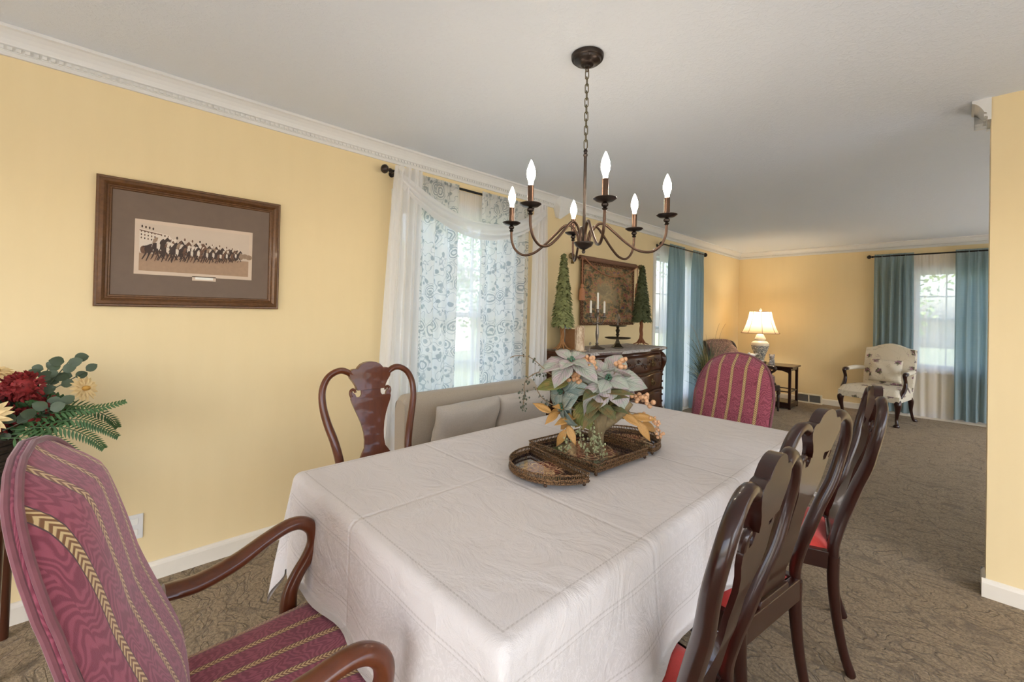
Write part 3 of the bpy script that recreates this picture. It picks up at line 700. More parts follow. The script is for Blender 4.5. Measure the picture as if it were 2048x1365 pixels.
flat(ell(.84, .47, .05, .08), 5); flat(ell(.55, .53, .12, .07), 5)
def horse(u, g, s, c):
    """racing horse and rider, nose towards +u; g hoof line; s size"""
    L_ = lambda pts: [(u+x*s, g+y*s*2.0) for x, y in pts]
    body = L_([(-.30, .36), (-.26, .44), (-.12, .46), (.06, .44), (.18, .50), (.30, .60), (.38, .64), (.47, .58), (.52, .53), (.50, .50), (.40, .53), (.33, .50), (.26, .38), (.20, .30), (.04, .27), (-.14, .30), (-.24, .27)])
    flat(body, c)
    for q in ([(-.28, .38), (-.18, .34), (-.34, .16), (-.46, .04), (-.50, .05), (-.38, .20)], [(-.22, .32), (-.12, .31), (-.20, .14), (-.30, .0), (-.33, .02), (-.25, .16)], [(.12, .32), (.22, .34), (.36, .20), (.46, .12), (.43, .09), (.32, .17)], [(.08, .30), (.16, .30), (.22, .14), (.14, .04), (.11, .06), (.17, .14)]): flat(L_(q), c)
    flat(L_([(-.30, .42), (-.42, .40), (-.48, .34), (-.40, .37), (-.29, .38)]), 2)
    flat(L_([(-.10, .46), (.04, .45), (.02, .30), (-.10, .30)]), 4)
    flat(L_([(-.08, .48), (-.04, .60), (.08, .66), (.16, .64), (.12, .56), (.06, .52), (.02, .45)]), rnd.choice([4, 2, 5, 4]))
    flat([(u+.17*s+.045*s*cos(a), g+2*s*(.69+.045*sin(a))) for a in [k*pi/4 for k in range(8)]], rnd.choice([4, 2, 3]))
    flat(L_([(-.02, .44), (.06, .42), (.04, .30), (-.02, .24), (-.04, .30)]), 4)
hs_ = [(.74, .30, .24, 2), (.62, .29, .25, 3), (.50, .28, .27, 2), (.36, .27, .29, 2), (.24, .28, .29, 3), (.10, .26, .31, 2), (-.02, .27, .33, 3), (-.16, .25, .34, 2), (-.30, .24, .36, 3), (-.44, .23, .38, 2), (-.62, .21, .40, 3), (-.76, .20, .40, 2), (-.52, .20, .36, 2), (-.68, .26, .38, 2), (-.36, .20, .34, 2), (.02, .22, .32, 3), (.30, .24, .28, 2), (.56, .27, .24, 2), (.18, .24, .27, 2), (-.10, .22, .30, 2), (.44, .25, .25, 3)]
for i in range(26): u = -.93+i*.066; flat(ell(u, .44-.0*i+.02*(i % 3)-.05*(i/26), .055, .085-.03*(i/26)), 2 if i % 2 else 3)
for h_ in hs_: horse(*h_)
b.build('print', SEP, t, smooth=False)
MB().box((.0132, .03, iz-IH/2-.023), (.0012, .075, .012)).build('caption_plate', MCANDLE, t, smooth=False)

# wall outlet
t = empty('wall_outlet', (0, .15, .277), 0, 'white electrical outlet plate low on the yellow wall behind the near armchair', 'outlet')
MB().box((.0035, 0, 0), (.007, .072, .116)).build('cover_plate', MTRIM, t, bevel=.002, smooth=False)
for dz in (-.026, .026):
    b = MB(); b.box((.0075, 0, dz), (.003, .034, .030)); b.build('socket', MCANDLE, t, smooth=False, bevel=.001)

# ------------------------------------------------------------------ window coverings
def rod(name, label, p0, p1, nrm, mat=MBRONZE2, rr_=.011, fin=.024, grp=None):
    t = empty(name, p0, 0, label, 'curtain rod', grp); p0 = Vector(p0); p1 = Vector(p1); d = (p1-p0); ln = d.length; d.normalize()
    MB().tube([(0, 0, 0), tuple(d*ln)], rr_, 12).build('pole', MBLACK if mat is MBRONZE else mat, t)
    for q, s in ((Vector((0, 0, 0)), -1), (d*ln, 1)):
        MB().lathe([(0, -.005), (rr_*1.5, -.004), (rr_*1.5, .006), (rr_, .010), (rr_*.9, .016), (fin*.8, .024), (fin, .036), (fin*.96, .046), (fin*.7, .058), (fin*.25, .064), (0, .065)], q, 20, axis=tuple(d*s)).build('finial', mat, t)
        c = q-d*s*.05; nn = Vector(nrm); b = MB()
        b.tube([tuple(c), tuple(c-nn*(abs(p0.dot(nn)) if nn.x else L-p0.y))], .006, 8); b.lathe([(0, 0), (.02, 0), (.02, .006), (0, .008)], c-nn*((p0.dot(nn)) if nn.x else L-p0.y), 14, axis=tuple(nn)); b.build('bracket', mat, t)
    return t
def panel(name, label, cat, mat, axis, a0, a1, depth, ztop, zbot, folds, amp, grp=None, gather=.5, seed=0, hem=.0, top_ruffle=.03, spread=0.0, side=1, zb2=None):
    """hanging cloth from a0 to a1 along the wall; depth = distance of mid surface from the wall plane; side: +1 left wall, -1 far wall"""
    rn = random.Random(seed); ph_ = [rn.uniform(0, 6.28) for _ in range(4)]; W_ = a1-a0; nu = max(40, int(folds*14)); nv = 36
    def f(a, c):
        z = ztop+top_ruffle-(ztop+top_ruffle-zbot)*c
        k = min(1, c*8); sp = 1+spread*c; s_ = a0+W_*.5+(a-.5)*W_*sp+.006*sin(c*7+ph_[1])*sin(a*9)
        x = depth+amp*(.12+.88*k)*(sin(2*pi*folds*a+ph_[0]+.5*sin(c*2.2+ph_[2]))+.35*sin(2*pi*folds*1.7*a+ph_[3]+c))+(1-k)*.004*sin(2*pi*folds*3.1*a)
        if hem: z += hem*sin(a*13+ph_[2])*c**6
        return (x, s_, z) if axis == 'x' else (s_, L-x, z)
    return tag(MB().grid(f, nu, nv, 0, lambda a, c: (a*W_*(1+gather), c*(ztop-zbot))).build(name, mat, angle=180), label, cat, grp)
# window 1 : printed pair, sheer, scarf
rod('curtain_rod', 'curtain rod with round bronze finials carrying prints and white scarf at the dining window', (.080, 1.385, 2.255), (.080, 2.85, 2.255), (1, 0, 0), MBRONZE, .009, .030)
G1 = 'rose print curtains at the dining window'
panel('curtain', 'blue rose print curtain, left panel of the dining window', 'curtain', MPRINT, 'x', 1.49, 1.945, .098, 2.245, .12, 4.5, .022, G1, .5, 1)
panel('curtain', 'blue rose print curtain, right panel of the dining window', 'curtain', MPRINT, 'x', 2.165, 2.70, .098, 2.245, .12, 5, .022, G1, .5, 2)
panel('sheer_curtain', 'plain white sheer behind the rose print curtains of the dining window', 'curtain', MSHEER, 'x', 1.50, 2.68, .040, 2.235, .10, 16, .010, None, .8, 3, top_ruffle=.02)
t = empty('scarf_valance', (.135, 2.1, 2.26), 0, 'sheer white scarf swagged over the dining window with a long tail each side', 'curtain')
def swag(a, c):
    y = 1.40+(2.82-1.40)*a; q = 4*a*(1-a); ysh = y
    up = -.015-.235*q**1.05+(.0); lo = -.10-.285*q**.9
    z = up+(lo-up)*c; dep = .02+.035*sin(pi*c)+.012*sin(c*15+a*5)*min(1, q*3)
    return (dep+.02*q, y-2.1, z+.012*sin(c*9))
MB().grid(swag, 60, 22, 0).build('swag', MSCARF, t, angle=180)
def tail(y0t, y1t, y0b, y1b, sd, zb=-2.2, bow=0):
    rn = random.Random(sd); p1, p2 = rn.uniform(0, 6), rn.uniform(0, 6)
    def f(a, c):
        k = c**.8; lo = y0t+(y0b-y0t)*k; hi = y1t+(y1b-y1t)*min(1, c*3 if bow else k); y = lo+(hi-lo)*a-2.1
        return (.03+(.018+.010*c)*sin(2*pi*3.5*a+p1+c)+.01*sin(2*pi*8*a+p2), y, .022*(1-c)*0+(.015-(.015-zb)*c))
    MB().grid(f, 50, 40, 0).build('tail', MSCARF, t, angle=180)
tail(1.385, 1.58, 1.27, 1.56, 5); tail(2.72, 2.85, 2.68, 2.87, 6, bow=1)
# window 2
rod('curtain_rod', 'dark bronze curtain rod with ball finials over the second window beyond the chest', (.11, 5.12, 2.225), (.11, 6.38, 2.225), (1, 0, 0), MBRONZE, .009, .030)
G2 = 'teal satin curtains'
panel('curtain', 'teal satin curtain beside the chest of drawers, left of the second window', 'curtain', MBLUE, 'x', 5.30, 5.74, .11, 2.225, .04, 5, .028, G2, .4, 11)
panel('curtain', 'teal satin curtain nearest the room corner on the window wall', 'curtain', MBLUE, 'x', 6.00, 6.40, .11, 2.225, .04, 4.5, .026, G2, .4, 12)
panel('sheer_curtain', 'white sheer hanging between the two teal curtains of the second window', 'curtain', MSHEER, 'x', 5.14, 6.36, .052, 2.215, .06, 14, .012, None, .8, 13, top_ruffle=.015)
# far window
rod('curtain_rod', 'dark bronze curtain rod with a ball finial above the far window', (1.83, L-.10, 2.235), (3.62, L-.10, 2.235), (0, -1, 0), MBRONZE, .010, .028)
panel('curtain', 'teal satin curtain behind the cream floral armchair, left of the far window', 'curtain', MBLUE, 'y', 1.85, 2.27, .10, 2.235, .05, 5, .028, G2, .4, 21, spread=.02)
panel('curtain', 'teal satin curtain right of the far window beside the partition edge', 'curtain', MBLUE, 'y', 2.665, 3.10, .10, 2.235, .055, 5, .026, G2, .4, 22, hem=.008)
panel('sheer_curtain', 'white sheer over the bright middle of the far window', 'curtain', MSHEER, 'y', 2.10, 3.40, .045, 2.225, .03, 12, .012, None, .8, 23, top_ruffle=.015)

# ------------------------------------------------------------------ settee with pillows
t = empty('settee', (.30, 1.98, 0), 0, 'oatmeal linen settee with a straight back below the dining window', 'settee')
b = MB()
def sback(a, c):   # rounded slab profile swept along y
    prof = [(-.065, .20), (-.07, .45), (-.075, .72), (-.068, .775), (-.045, .797), (-.01, .80), (.02, .792), (.04, .765), (.045, .70), (.05, .45), (.05, .20)]
    i = c*(len(prof)-1); k = min(int(i), len(prof)-2); f = i-k; x = prof[k][0]+(prof[k+1][0]-prof[k][0])*f; z = prof[k][1]+(prof[k+1][1]-prof[k][1])*f
    y = -.60+1.20*a; e = max(0, abs(2*a-1)-.94)/.06; z -= .035*e*e*max(0, (z-.6)/.2); return (x, y, z)
b.grid(sback, 50, 24, 0, lambda a, c: (a*1.2, c))
for s in (-1, 1): b.poly([(-.065, s*.60, .20), (.05, s*.60, .20), (.045, s*.60, .70), (.04, s*.60, .745), (.0, s*.60, .765), (-.05, s*.60, .76), (-.075, s*.60, .70)][::s], (0, -s*.01, 0))
b.build('backrest', MLINEN, t, angle=60)
MB().box((.29, 0, .40), (.50, 1.19, .13)).build('seat', MLINEN, t, bevel=.03, smooth=True)
MB().box((.27, 0, .275), (.52, 1.18, .11)).build('seat_frame', MLINEN, t, bevel=.008)
for sx in (.05, .50):
    for s in (-1, 1): MB().box((sx, s*.54, .11), (.045, .045, .22), taper=1.25).build('leg', MAHOG, t, smooth=False, bevel=.003)
def pillow(name, label, loc, rot, w_, h_, th, mat, group, cat='cushion'):
    def f(side):
        def g(a, c):
            x, y = 2*a-1, 2*c-1; e = (1-x**4)*(1-y**4); pin = 1-.07*(1-abs(x))*abs(y)**3*1.0; pin2 = 1-.07*(1-abs(y))*abs(x)**3
            return (x*w_/2*pin2, side*th/2*e**.55+.004*sin(x*7+y*5), y*h_/2*pin)
        return g
    b = MB(); b.grid(f(1), 18, 14, 0, lambda a, c: (a*w_, c*h_)); b.grid(lambda a, c: f(-1)(1-a, c), 18, 14, 0, lambda a, c: (a*w_, c*h_))
    o = b.build(name, mat, angle=100, weld=True); o.location = loc; o.rotation_euler = rot; return tag(o, label, cat, group)
GP = 'linen pillows on the settee'
pillow('throw_pillow', 'grey linen pillow leaning on the left half of the settee back', (.490, 1.755, .612), (radians(-14), 0, radians(-86)), .56, .30, .14, MLINEN2, GP)
pillow('throw_pillow', 'grey linen pillow on the right half of the settee, partly behind the centrepiece', (.480, 2.275, .612), (radians(-14), 0, radians(-91)), .54, .30, .14, MLINEN2, GP)

# ------------------------------------------------------------------ chest of drawers (against the left wall, front faces +x)
t = empty('chest_of_drawers', (0, 3.73, 0), 0, 'carved dark walnut serpentine chest of drawers between the two windows', 'chest')
DL, DD, DT = .76, .52, .965
def serp(y, d=0): # front depth along y (half length 1)
    k = y/DL; return DD+.030*cos(pi*k*1.0)*1.0-.012*cos(3*pi*k)+d-.055*max(0, abs(k)-.90)/.10
def block(z0_, z1_, d0, d1, ends=0, mi=0, b=None, n=40, x0=.022):
    b = b or MB(); vs = []
    for z, d in ((z0_, d0), (z1_, d1)):
        for i in range(n+1):
            y = -DL+2*DL*i/n; yy = y*(1+ends/DL); vs.append((serp(y, d), yy, z)); vs.append((x0, yy, z))
    m_ = 2*(n+1); fs = []
    for i in range(n):
        a = 2*i; fs += [(a, a+2, a+3, a+1), (m_+a, m_+a+1, m_+a+3, m_+a+2), (a, m_+a, m_+a+2, a+2), (a+1, a+3, m_+a+3, m_+a+1)]
    fs += [(0, 1, m_+1, m_), (2*n, m_+2*n, m_+2*n+1, 2*n+1)]
    return b.add(vs, fs, mi)
b = MB(); block(.12, .93, -.035, -.035, -.012, 0, b)
block(.085, .115, .0, .01, 0, 0, b); block(.115, .135, .005, -.02, -.005, 0, b); block(.915, .935, -.025, .0, -.005, 0, b)
b.build('body', MDRESS, t, bevel=.003, angle=30)
b = MB(); block(.935, .945, .0, .02, .012, 0, b); block(.945, .962, .028, .028, .022, 0, b); block(.962, .966, .028, .018, .016, 0, b)
b.build('top', MDRESS, t, bevel=.002, angle=30)
MBRASS = simple('dull_brass', (.17, .11, .045), .4, metal=.9, var=.3, sc=80)
for i, (za, zb_) in enumerate(((.14, .325), (.335, .52), (.53, .715), (.725, .905))):
    n = 40; b = MB()
    def dr(a, c, za=za, zb_=zb_):
        y = (-DL+.09)+(2*DL-.18)*a; e = min(1, min(a, 1-a)*30, min(c, 1-c)*9); return (serp(y, -.036+.030*sqrt(max(0, 1-(1-e)**2))+.006*sin(pi*c)), y, za+(zb_-za)*c)
    b.grid(dr, 60, 14); dw = b.build('drawer', MDRESS, t, angle=180)
    m_ = MB()   # raised bead along the bottom of each drawer
    m_.tube([(serp(y, .0), y, za-.004) for y in [-DL+.06+(2*DL-.12)*k/50 for k in range(51)]], .006, 8); m_.build('moulding', MDRESS, dw)
    for y in (-.42, .42):
        h = MB(); x = serp(y, .004)
        zz = (za+zb_)/2
        h.ball((x, y, zz), .020, 12, 0, (.25, 1.1, 1)); h.ball((x, y, zz+.022), .012, 10, 0, (.3, 1, 1)); h.ball((x, y, zz-.024), .014, 10, 0, (.3, 1, 1))
        for q in (-1, 1): h.ball((x, y+q*.024, zz+.006), .011, 8, 0, (.3, 1.2, .8)); h.tube([(x+.004, y+q*.022, zz), (x+.02, y+q*.022, zz-.004)], .003, 6)
        h.tube([(x+.02, y+.022*cos(a), zz-.004-.022*sin(a)) for a in [pi*k/8 for k in range(9)]], .003, 8); h.build('handle', MBRASS, dw)
    if i == 3:
        for k in range(22):   # carved leaf scrolls
            y = -DL+.14+(2*DL-.28)*k/21; q = MB() if k == 0 else q; x = serp(y, .003); zz = (za+zb_)/2+.03*sin(k*1.7)
            if abs(abs(y)-.42) > .06:
                q.tube([(x, y+.022*cos(a)*(1-a/9), zz+.022*sin(a)*(1-a/9)) for a in [j*.5 for j in range(12)]], .0045, 6)
        q.tube([(serp(y, .001), y, (za+zb_)/2+.012*sin(y*14)) for y in [-DL+.13+(2*DL-.26)*k/40 for k in range(41)]], .0045, 6); q.build('carving', MDRESS, dw)
for s in (-1, 1):   # scrolled corner pilasters, feet
    p = MB(); yy = s*(DL-.035); x = .455
    pt = smooth_path([(x-.02, .90, .026), (x+.012, .86, .034), (x+.020, .80, .030), (x-.006, .70, .020), (x-.010, .5, .017), (x-.004, .30, .020), (x+.014, .20, .030), (x+.01, .14, .028)], 4)
    p.tube([(q[0], yy, q[1]) for q in pt], [q[2] for q in pt], 12)
    for k in range(7): p.tube([(x+.018+.012*cos(a), yy, .85+.016*sin(a)-k*.0) for a in [0, 1, 2, 3, 4]], .006, 6) if k == 0 else p.ball((x+.01, yy, .74-k*.07), .012, 8)
    p.build('pilaster', MDRESS, t)
    for x in (.08, .46):
        f = smooth_path([(0, .09, .045), (.012, .06, .038), (0, .03, .026), (.012, .008, .034), (.014, 0, .03)], 4)
        MB().tube([(x+q[0], s*(DL-.07), q[1]) for q in f], [q[2] for q in f], 12).build('leg', MDRESS, t)
t.scale = (1, 1, 1.025)
# runner on top
MLACE = NT('grey_lace_runner'); _o = MLACE.co('Object'); _v = MLACE.vor(_o, 34)['Distance']
MLACE.base(MLACE.mix(MLACE.sstep(_v, .22, .42), (.25, .22, .20), (.46, .42, .40)), .85); MLACE.bump(_v, .4, .003); MLACE = MLACE.m
def runner(a, c):
    y = -.72+1.44*a; k = c*1.05
    sc_ = .010*abs(sin(a*pi*14))
    if k <= 1: return (.03+(serp(y, .022)-.03)*k, y, .9945+.0006*sin(a*60))
    return (serp(y, .022)+.006+(k-1)*.02, y, .9935-(k-1)*.5)
o = MB().grid(runner, 90, 26, 0).build('table_runner', MLACE, None, angle=180, loc=(0, 3.73, 0)); tag(o, 'grey lace runner lying along the top of the dark chest of drawers', 'table runner')

ZC = .9965
MTREE = [simple('dried_leaf_green', (.25, .27, .11), .8, var=.6, sc=35), simple('dark_leaf_green', (.11, .13, .06), .8, var=.6, sc=60)]
MTRUNK = simple('golden_brown_branch', (.32, .15, .05), .7, var=.35, sc=60, bump=.4)
MTRUNK2 = simple('red_brown_branch', (.22, .075, .03), .7, var=.35, sc=60, bump=.4)
def topiary(label, loc, mat, trunk, H0, H1, R, seed, lean_=0):
    t = empty('topiary_tree', loc, 0, label, 'decorative tree', 'leafy cone trees on the chest'); rn = random.Random(seed)
    MB().lathe([(0, H0), (R*.70, H0+.01), (R*.62, H0+.06), (R*.1, H1-.03), (0, H1-.01)], seg=18).build('core', mat, t)
    b = MB()
    for i in range(1050):
        q = rn.random()**.75; z = H1-(H1-H0)*q*1.0; r = R*(.10+.90*q)*(.92+.12*rn.random()); a = rn.random()*2*pi
        ln = (.040+.026*rn.random())*(.45+.55*q); wd = .014+.007*rn.random(); o_ = Vector((cos(a), sin(a), 0)); tn = Vector((-sin(a), cos(a), 0))
        dn = (Vector((0, 0, -1))+o_*(.5+1.0*rn.random())+tn*rn.uniform(-.7, .7)).normalized(); sd_ = (tn+o_*rn.uniform(-.4, .4)).normalized()
        p = o_*r*.93+Vector((0, 0, z)); b.add([p, p+dn*ln*.5+sd_*wd, p+dn*ln+o_*.004, p+dn*ln*.5-sd_*wd, p+dn*ln*.5+o_*.005], [(0, 1, 4), (1, 2, 4), (2, 3, 4), (3, 0, 4)])
    b.build('foliage', mat, t)
    b = MB(); rn = random.Random(seed+1)
    for k in range(3):
        ph_ = k*2.1; b.tube([(.011*cos(ph_+z_*22)*(1), .011*sin(ph_+z_*22), z_) for z_ in [.02+(H0+.02-.02)*i/16 for i in range(17)]], .010, 8)
    for k in range(7):
        a = 2*pi*k/7+.3; b.tube([(0, 0, .10), (.018*cos(a), .018*sin(a), .06), (.045*cos(a), .045*sin(a), .02), (.085*cos(a), .085*sin(a), .006)], [.010, .009, .008, .004], 6)
    b.build('trunk', trunk, t)
    return t
topiary('pale green leafy cone tree on a twisted stem at the left end of the chest', (.20, 3.06, ZC), MTREE[0], MTRUNK, .235, .885, .082, 5)
topiary('dark green leafy cone tree on a red-brown stem at the right end of the chest', (.24, 4.39, ZC), MTREE[1], MTRUNK2, .270, .895, .088, 6)
# book and frame leaning behind the pillar
MBLUEF = simple('slate_blue_paint', (.10, .17, .20), .6, var=.15); MTAN = simple('tan_leather', (.33, .16, .07), .6, var=.2)
t = empty('photo_frame', (.09, 3.26, ZC), radians(5), 'small slate blue photo frame leaning on the wall behind the wood-look pillar', 'picture frame')
b = MB(); Rm = Matrix.Rotation(radians(-9), 3, 'Y')
b.box((.0, 0, .115), (.014, .15, .225), R=Rm); b.build('frame', MBLUEF, t, bevel=.002, smooth=False)
b = MB(); b.box((.009, 0, .115), (.004, .10, .165), R=Rm); b.build('print', simple('pale_print', (.35, .36, .33), .6, var=.4, sc=30), t, smooth=False)
t = empty('book', (.20, 3.195, ZC), radians(-4), 'tan book standing upright between blue frame and pillar on the chest', 'book')
b = MB(); b.box((0, -.016, .094), (.13, .004, .188)); b.box((0, .016, .094), (.13, .004, .188)); b.box((-.064, 0, .094), (.004, .034, .188)); b.build('cover', MTAN, t, smooth=False, bevel=.001)
MB().box((.002, 0, .094), (.122, .028, .180)).build('pages', simple('aged_paper', (.62, .52, .38), .8), t, smooth=False)
MBIRCH = NT('birch_bark_wax'); _o = MBIRCH.co('Object'); _f = MBIRCH.noise(MBIRCH.scale(_o, (1, 1, .22)), 60, 5, .6, 1)
MBIRCH.base(MBIRCH.ramp(_f, [(.35, (.30, .17, .09)), (.5, (.58, .43, .29)), (.65, (.74, .62, .47))]), .6); MBIRCH.bump(_f, .6, .004); MBIRCH = MBIRCH.m
t = empty('pillar_candle', (.385, 3.075, ZC), 0, 'tall cream bark-textured pillar standing on a small dish at the left of the chest', 'candle')
MB().lathe([(0, .012), (.040, .012), (.043, .03), (.041, .09), (.044, .15), (.042, .205), (.036, .222), (.030, .226), (.02, .218), (0, .216)], seg=28, mod=lambda th, z: 1+.03*sin(3*th+z*20)).build('wax', MBIRCH, t)
MB().lathe([(0, 0), (.045, 0), (.058, .006), (.062, .014), (.056, .013), (.04, .010), (0, .010)], seg=28).build('dish', MBIRCH, t)

# candelabra and its candles
cb = (.30, 3.46, ZC)
t = empty('candelabra', cb, radians(0), 'antique pewter three-light candelabra in front of the tapestry', 'candelabra')
MB().lathe([(0, 0), (.075, 0), (.078, .006), (.060, .012), (.040, .018), (.020, .028), (.012, .040), (.016, .050), (.010, .060), (.009, .085), (.014, .11), (.017, .15), (.011, .205), (.008, .235), (.015, .245), (.015, .255), (.008, .265), (.011, .285), (.009, .33), (.018, .345), (.012, .352), (.014, .372), (.022, .378), (.022, .382), (0, .382)], seg=24).build('stem', MPEW, t)
for s in (-1, 1):
    p = smooth_path([(0, 0, .268), (0, s*.025, .245), (0, s*.055, .240), (0, s*.085, .255), (0, s*.105, .285), (0, s*.112, .30)], 5)
    arm = MB().tube(p, .0055, 8).build('arm', MPEW, t)
    MB().lathe([(0, .298), (.012, .298), (.024, .306), (.024, .309), (.010, .312), (.012, .32), (.015, .342), (.0, .342)], (0, s*.112, 0), 18).build('candle_cup', MPEW, arm)
for dy, z, h_, lb in ((-.112, .343, .115, 'white taper candle in the left cup of the candelabra'), (0, .383, .155, 'tall white taper candle in the centre of the candelabra'), (.112, .343, .115, 'white taper candle in the right cup of the candelabra')):
    o = MB().lathe([(0, 0), (.0105, 0), (.0095, h_-.004), (.006, h_), (.0012, h_), (.001, h_+.008), (0, h_+.008)], seg=14).build('taper_candle', MCANDLE, None, loc=(cb[0], cb[1]+dy, cb[2]+z)); tag(o, lb, 'candle', 'white tapers in the candelabra')
# two-tier stand
t = empty('tiered_stand', (.33, 3.77, ZC), 0, 'dark two-tier serving stand with ornate metal finial on the chest', 'tiered stand')
MDK = simple('dark_bronze_tray', (.075, .058, .035), .35, metal=.7, var=.3, sc=50)
MB().lathe([(0, .0), (.070, .0), (.072, .006), (.050, .020), (.030, .045), (.018, .075), (.014, .09), (0, .09)], seg=4, sx=1, sy=1).build('base', MDK, t, smooth=False, bevel=.003)
MB().lathe([(0, .088), (.10, .088), (.125, .095), (.128, .104), (.122, .102), (.10, .095), (0, .095)], seg=36).build('lower_plate', MDK, t)
MB().lathe([(0, .095), (.010, .096), (.012, .12), (.020, .13), (.012, .142), (.018, .16), (.022, .175), (.012, .19), (.016, .205), (.010, .215), (0, .215)], seg=18).build('stem', MDK, t)
MB().lathe([(0, .212), (.07, .212), (.086, .218), (.088, .226), (.083, .224), (.07, .218), (0, .218)], seg=32).build('upper_plate', MDK, t)
b = MB(); b.lathe([(0, .218), (.012, .218), (.008, .24), (.005, .25), (0, .25)], seg=12)
for k in range(4):
    a = k*pi/2+.4; e = Vector((cos(a), sin(a), 0)); b.tube([e*.004+Vector((0, 0, .245)), e*.022+Vector((0, 0, .262)), e*.026+Vector((0, 0, .285)), e*.012+Vector((0, 0, .30)), e*.018+Vector((0, 0, .32)), e*.010+Vector((0, 0, .335))], .0024, 6)
b.tube([(0, 0, .245), (0, 0, .34)], .0022, 6); b.build('finial', MPEW, t)
# silver filigree trinket
t = empty('wire_ornament', (.42, 3.17, ZC), 0, 'tiny silver wire scroll ornament beside the pillar on the chest', 'ornament')
b = MB(); b.lathe([(0, 0), (.014, 0), (.014, .003), (0, .004)], seg=14); b.tube([(0, 0, .003), (.004, .006, .03), (.0, .012, .055)], .0022, 6)
b.tube([(0, .012+.016*cos(a)*(1-a/16), .065+.016*sin(a)*(1-a/16)) for a in [j*.6 for j in range(20)]], .0022, 6); b.build('scroll', MPEW, t)

# ------------------------------------------------------------------ tapestry on a rod
t = empty('tapestry', (0, 4.06, 1.90), 0, 'woven leafy landscape tapestry with brown border hanging above the chest', 'tapestry')
n = NT('verdure_tapestry'); uv = n.co('UV'); u, v, _ = n.sep(uv)
nz = n.noise(uv, 6.5, 8, .72, .5); nz2 = n.noise(uv, 11, 6, .75); c1 = n.ramp(nz, [(.36, (.035, .038, .045)), (.45, (.11, .11, .075)), (.50, (.33, .25, .13)), (.58, (.56, .44, .27)), (.7, (.62, .52, .37))])
c2 = n.ramp(nz2, [(.40, (.025, .028, .045)), (.47, (.12, .11, .06)), (.52, (.38, .24, .10)), (.57, (.42, .09, .08)), (.62, (.05, .08, .13))])
rad = n.M('SQRT', n.M('ADD', n.M('POWER', n.M('SUBTRACT', u, .44), 2.0), n.M('POWER', n.M('MULTIPLY', n.M('SUBTRACT', v, .52), .75), 2.0)))
cc = n.mix(n.sstep(n.M('ADD', rad, n.M('MULTIPLY', n.M('SUBTRACT', nz, .5), 1.3)), .06, .26), n.mix(.55, c1, (.46, .36, .22)), n.mix(.7, c1, c2))
bord = n.M('MAXIMUM', n.M('ABSOLUTE', n.M('SUBTRACT', u, .5)), n.M('ABSOLUTE', n.M('SUBTRACT', v, .5)))
bc = n.mix(n.sstep(n.noise(uv, 60, 2), .45, .6), (.085, .038, .025), (.26, .15, .085))
n.base(n.mix(n.M('GREATER_THAN', bord, .452), cc, bc), .95, spec=.1); n.bump(n.noise(uv, 260, 2), .5, .003); MTAP = n.m
b = MB(); b.grid(lambda a, c: (.030+.004*sin(a*8)*(1-c), -.515+1.03*a, -.69+.665*c), 30, 20, 0); b.build('weave', MTAP, t, solid=.004, angle=180)
b = MB(); b.tube([(.033, -.54, 0), (.033, .54, 0)], .026, 16, mi=0); b.build('sleeve', simple('braided_brown_trim', (.20, .10, .06), .8, var=.5, sc=90, bump=.4), t)
MB().tube([(.033, -.64, 0), (.033, .61, 0)], .011, 12).build('rod', MDRESS, t)
b = MB()
for s, y in ((-1, -.655), (1, .625)):
    for k in range(3): a0 = k*2.1; b.tube([(.033+.012*cos(a0), y+s*.02+.026*cos(a), .026*sin(a)) for a in [j*.55 for j in range(12)]], .0055, 8, closed=True)
    b.ball((.033, y, 0), .020, 10)
b.tube([(.033, -.66, -.01), (.033, -.66, -.075)], [.012, .016], 8); b.build('finial', MBRASS, t)
MROPE = simple('copper_silk_rope', (.36, .15, .075), .6, var=.35, sc=150, bump=.3)
pts = [(.062, -.50+1.03*k/20, -.005-.155*4*(k/20)*(1-k/20)) for k in range(21)]
MB().tube(pts, .006, 8).build('swag_cord', MROPE, t)
for y, l_, r_ in ((-.525, .27, 0.030), (.545, .20, .026)):
    b = MB(); b.tube([(.055, y, 0), (.055, y, -l_)], .006 if y < 0 else .004, 8); ts = b.build('tassel', MROPE, t)
    MB().lathe([(0, -l_+.005), (.010, -l_), (.018, -l_-.018), (.012, -l_-.04), (r_*.8, -l_-.05), (r_, -l_-.09), (r_*1.05, -l_-.165), (0, -l_-.168)], (.055, y, 0), 18, mod=lambda th, z: 1+.05*sin(14*th)).build('skirt', simple('peach_tassel', (.47, .21, .11), .7, var=.25, sc=120), ts)

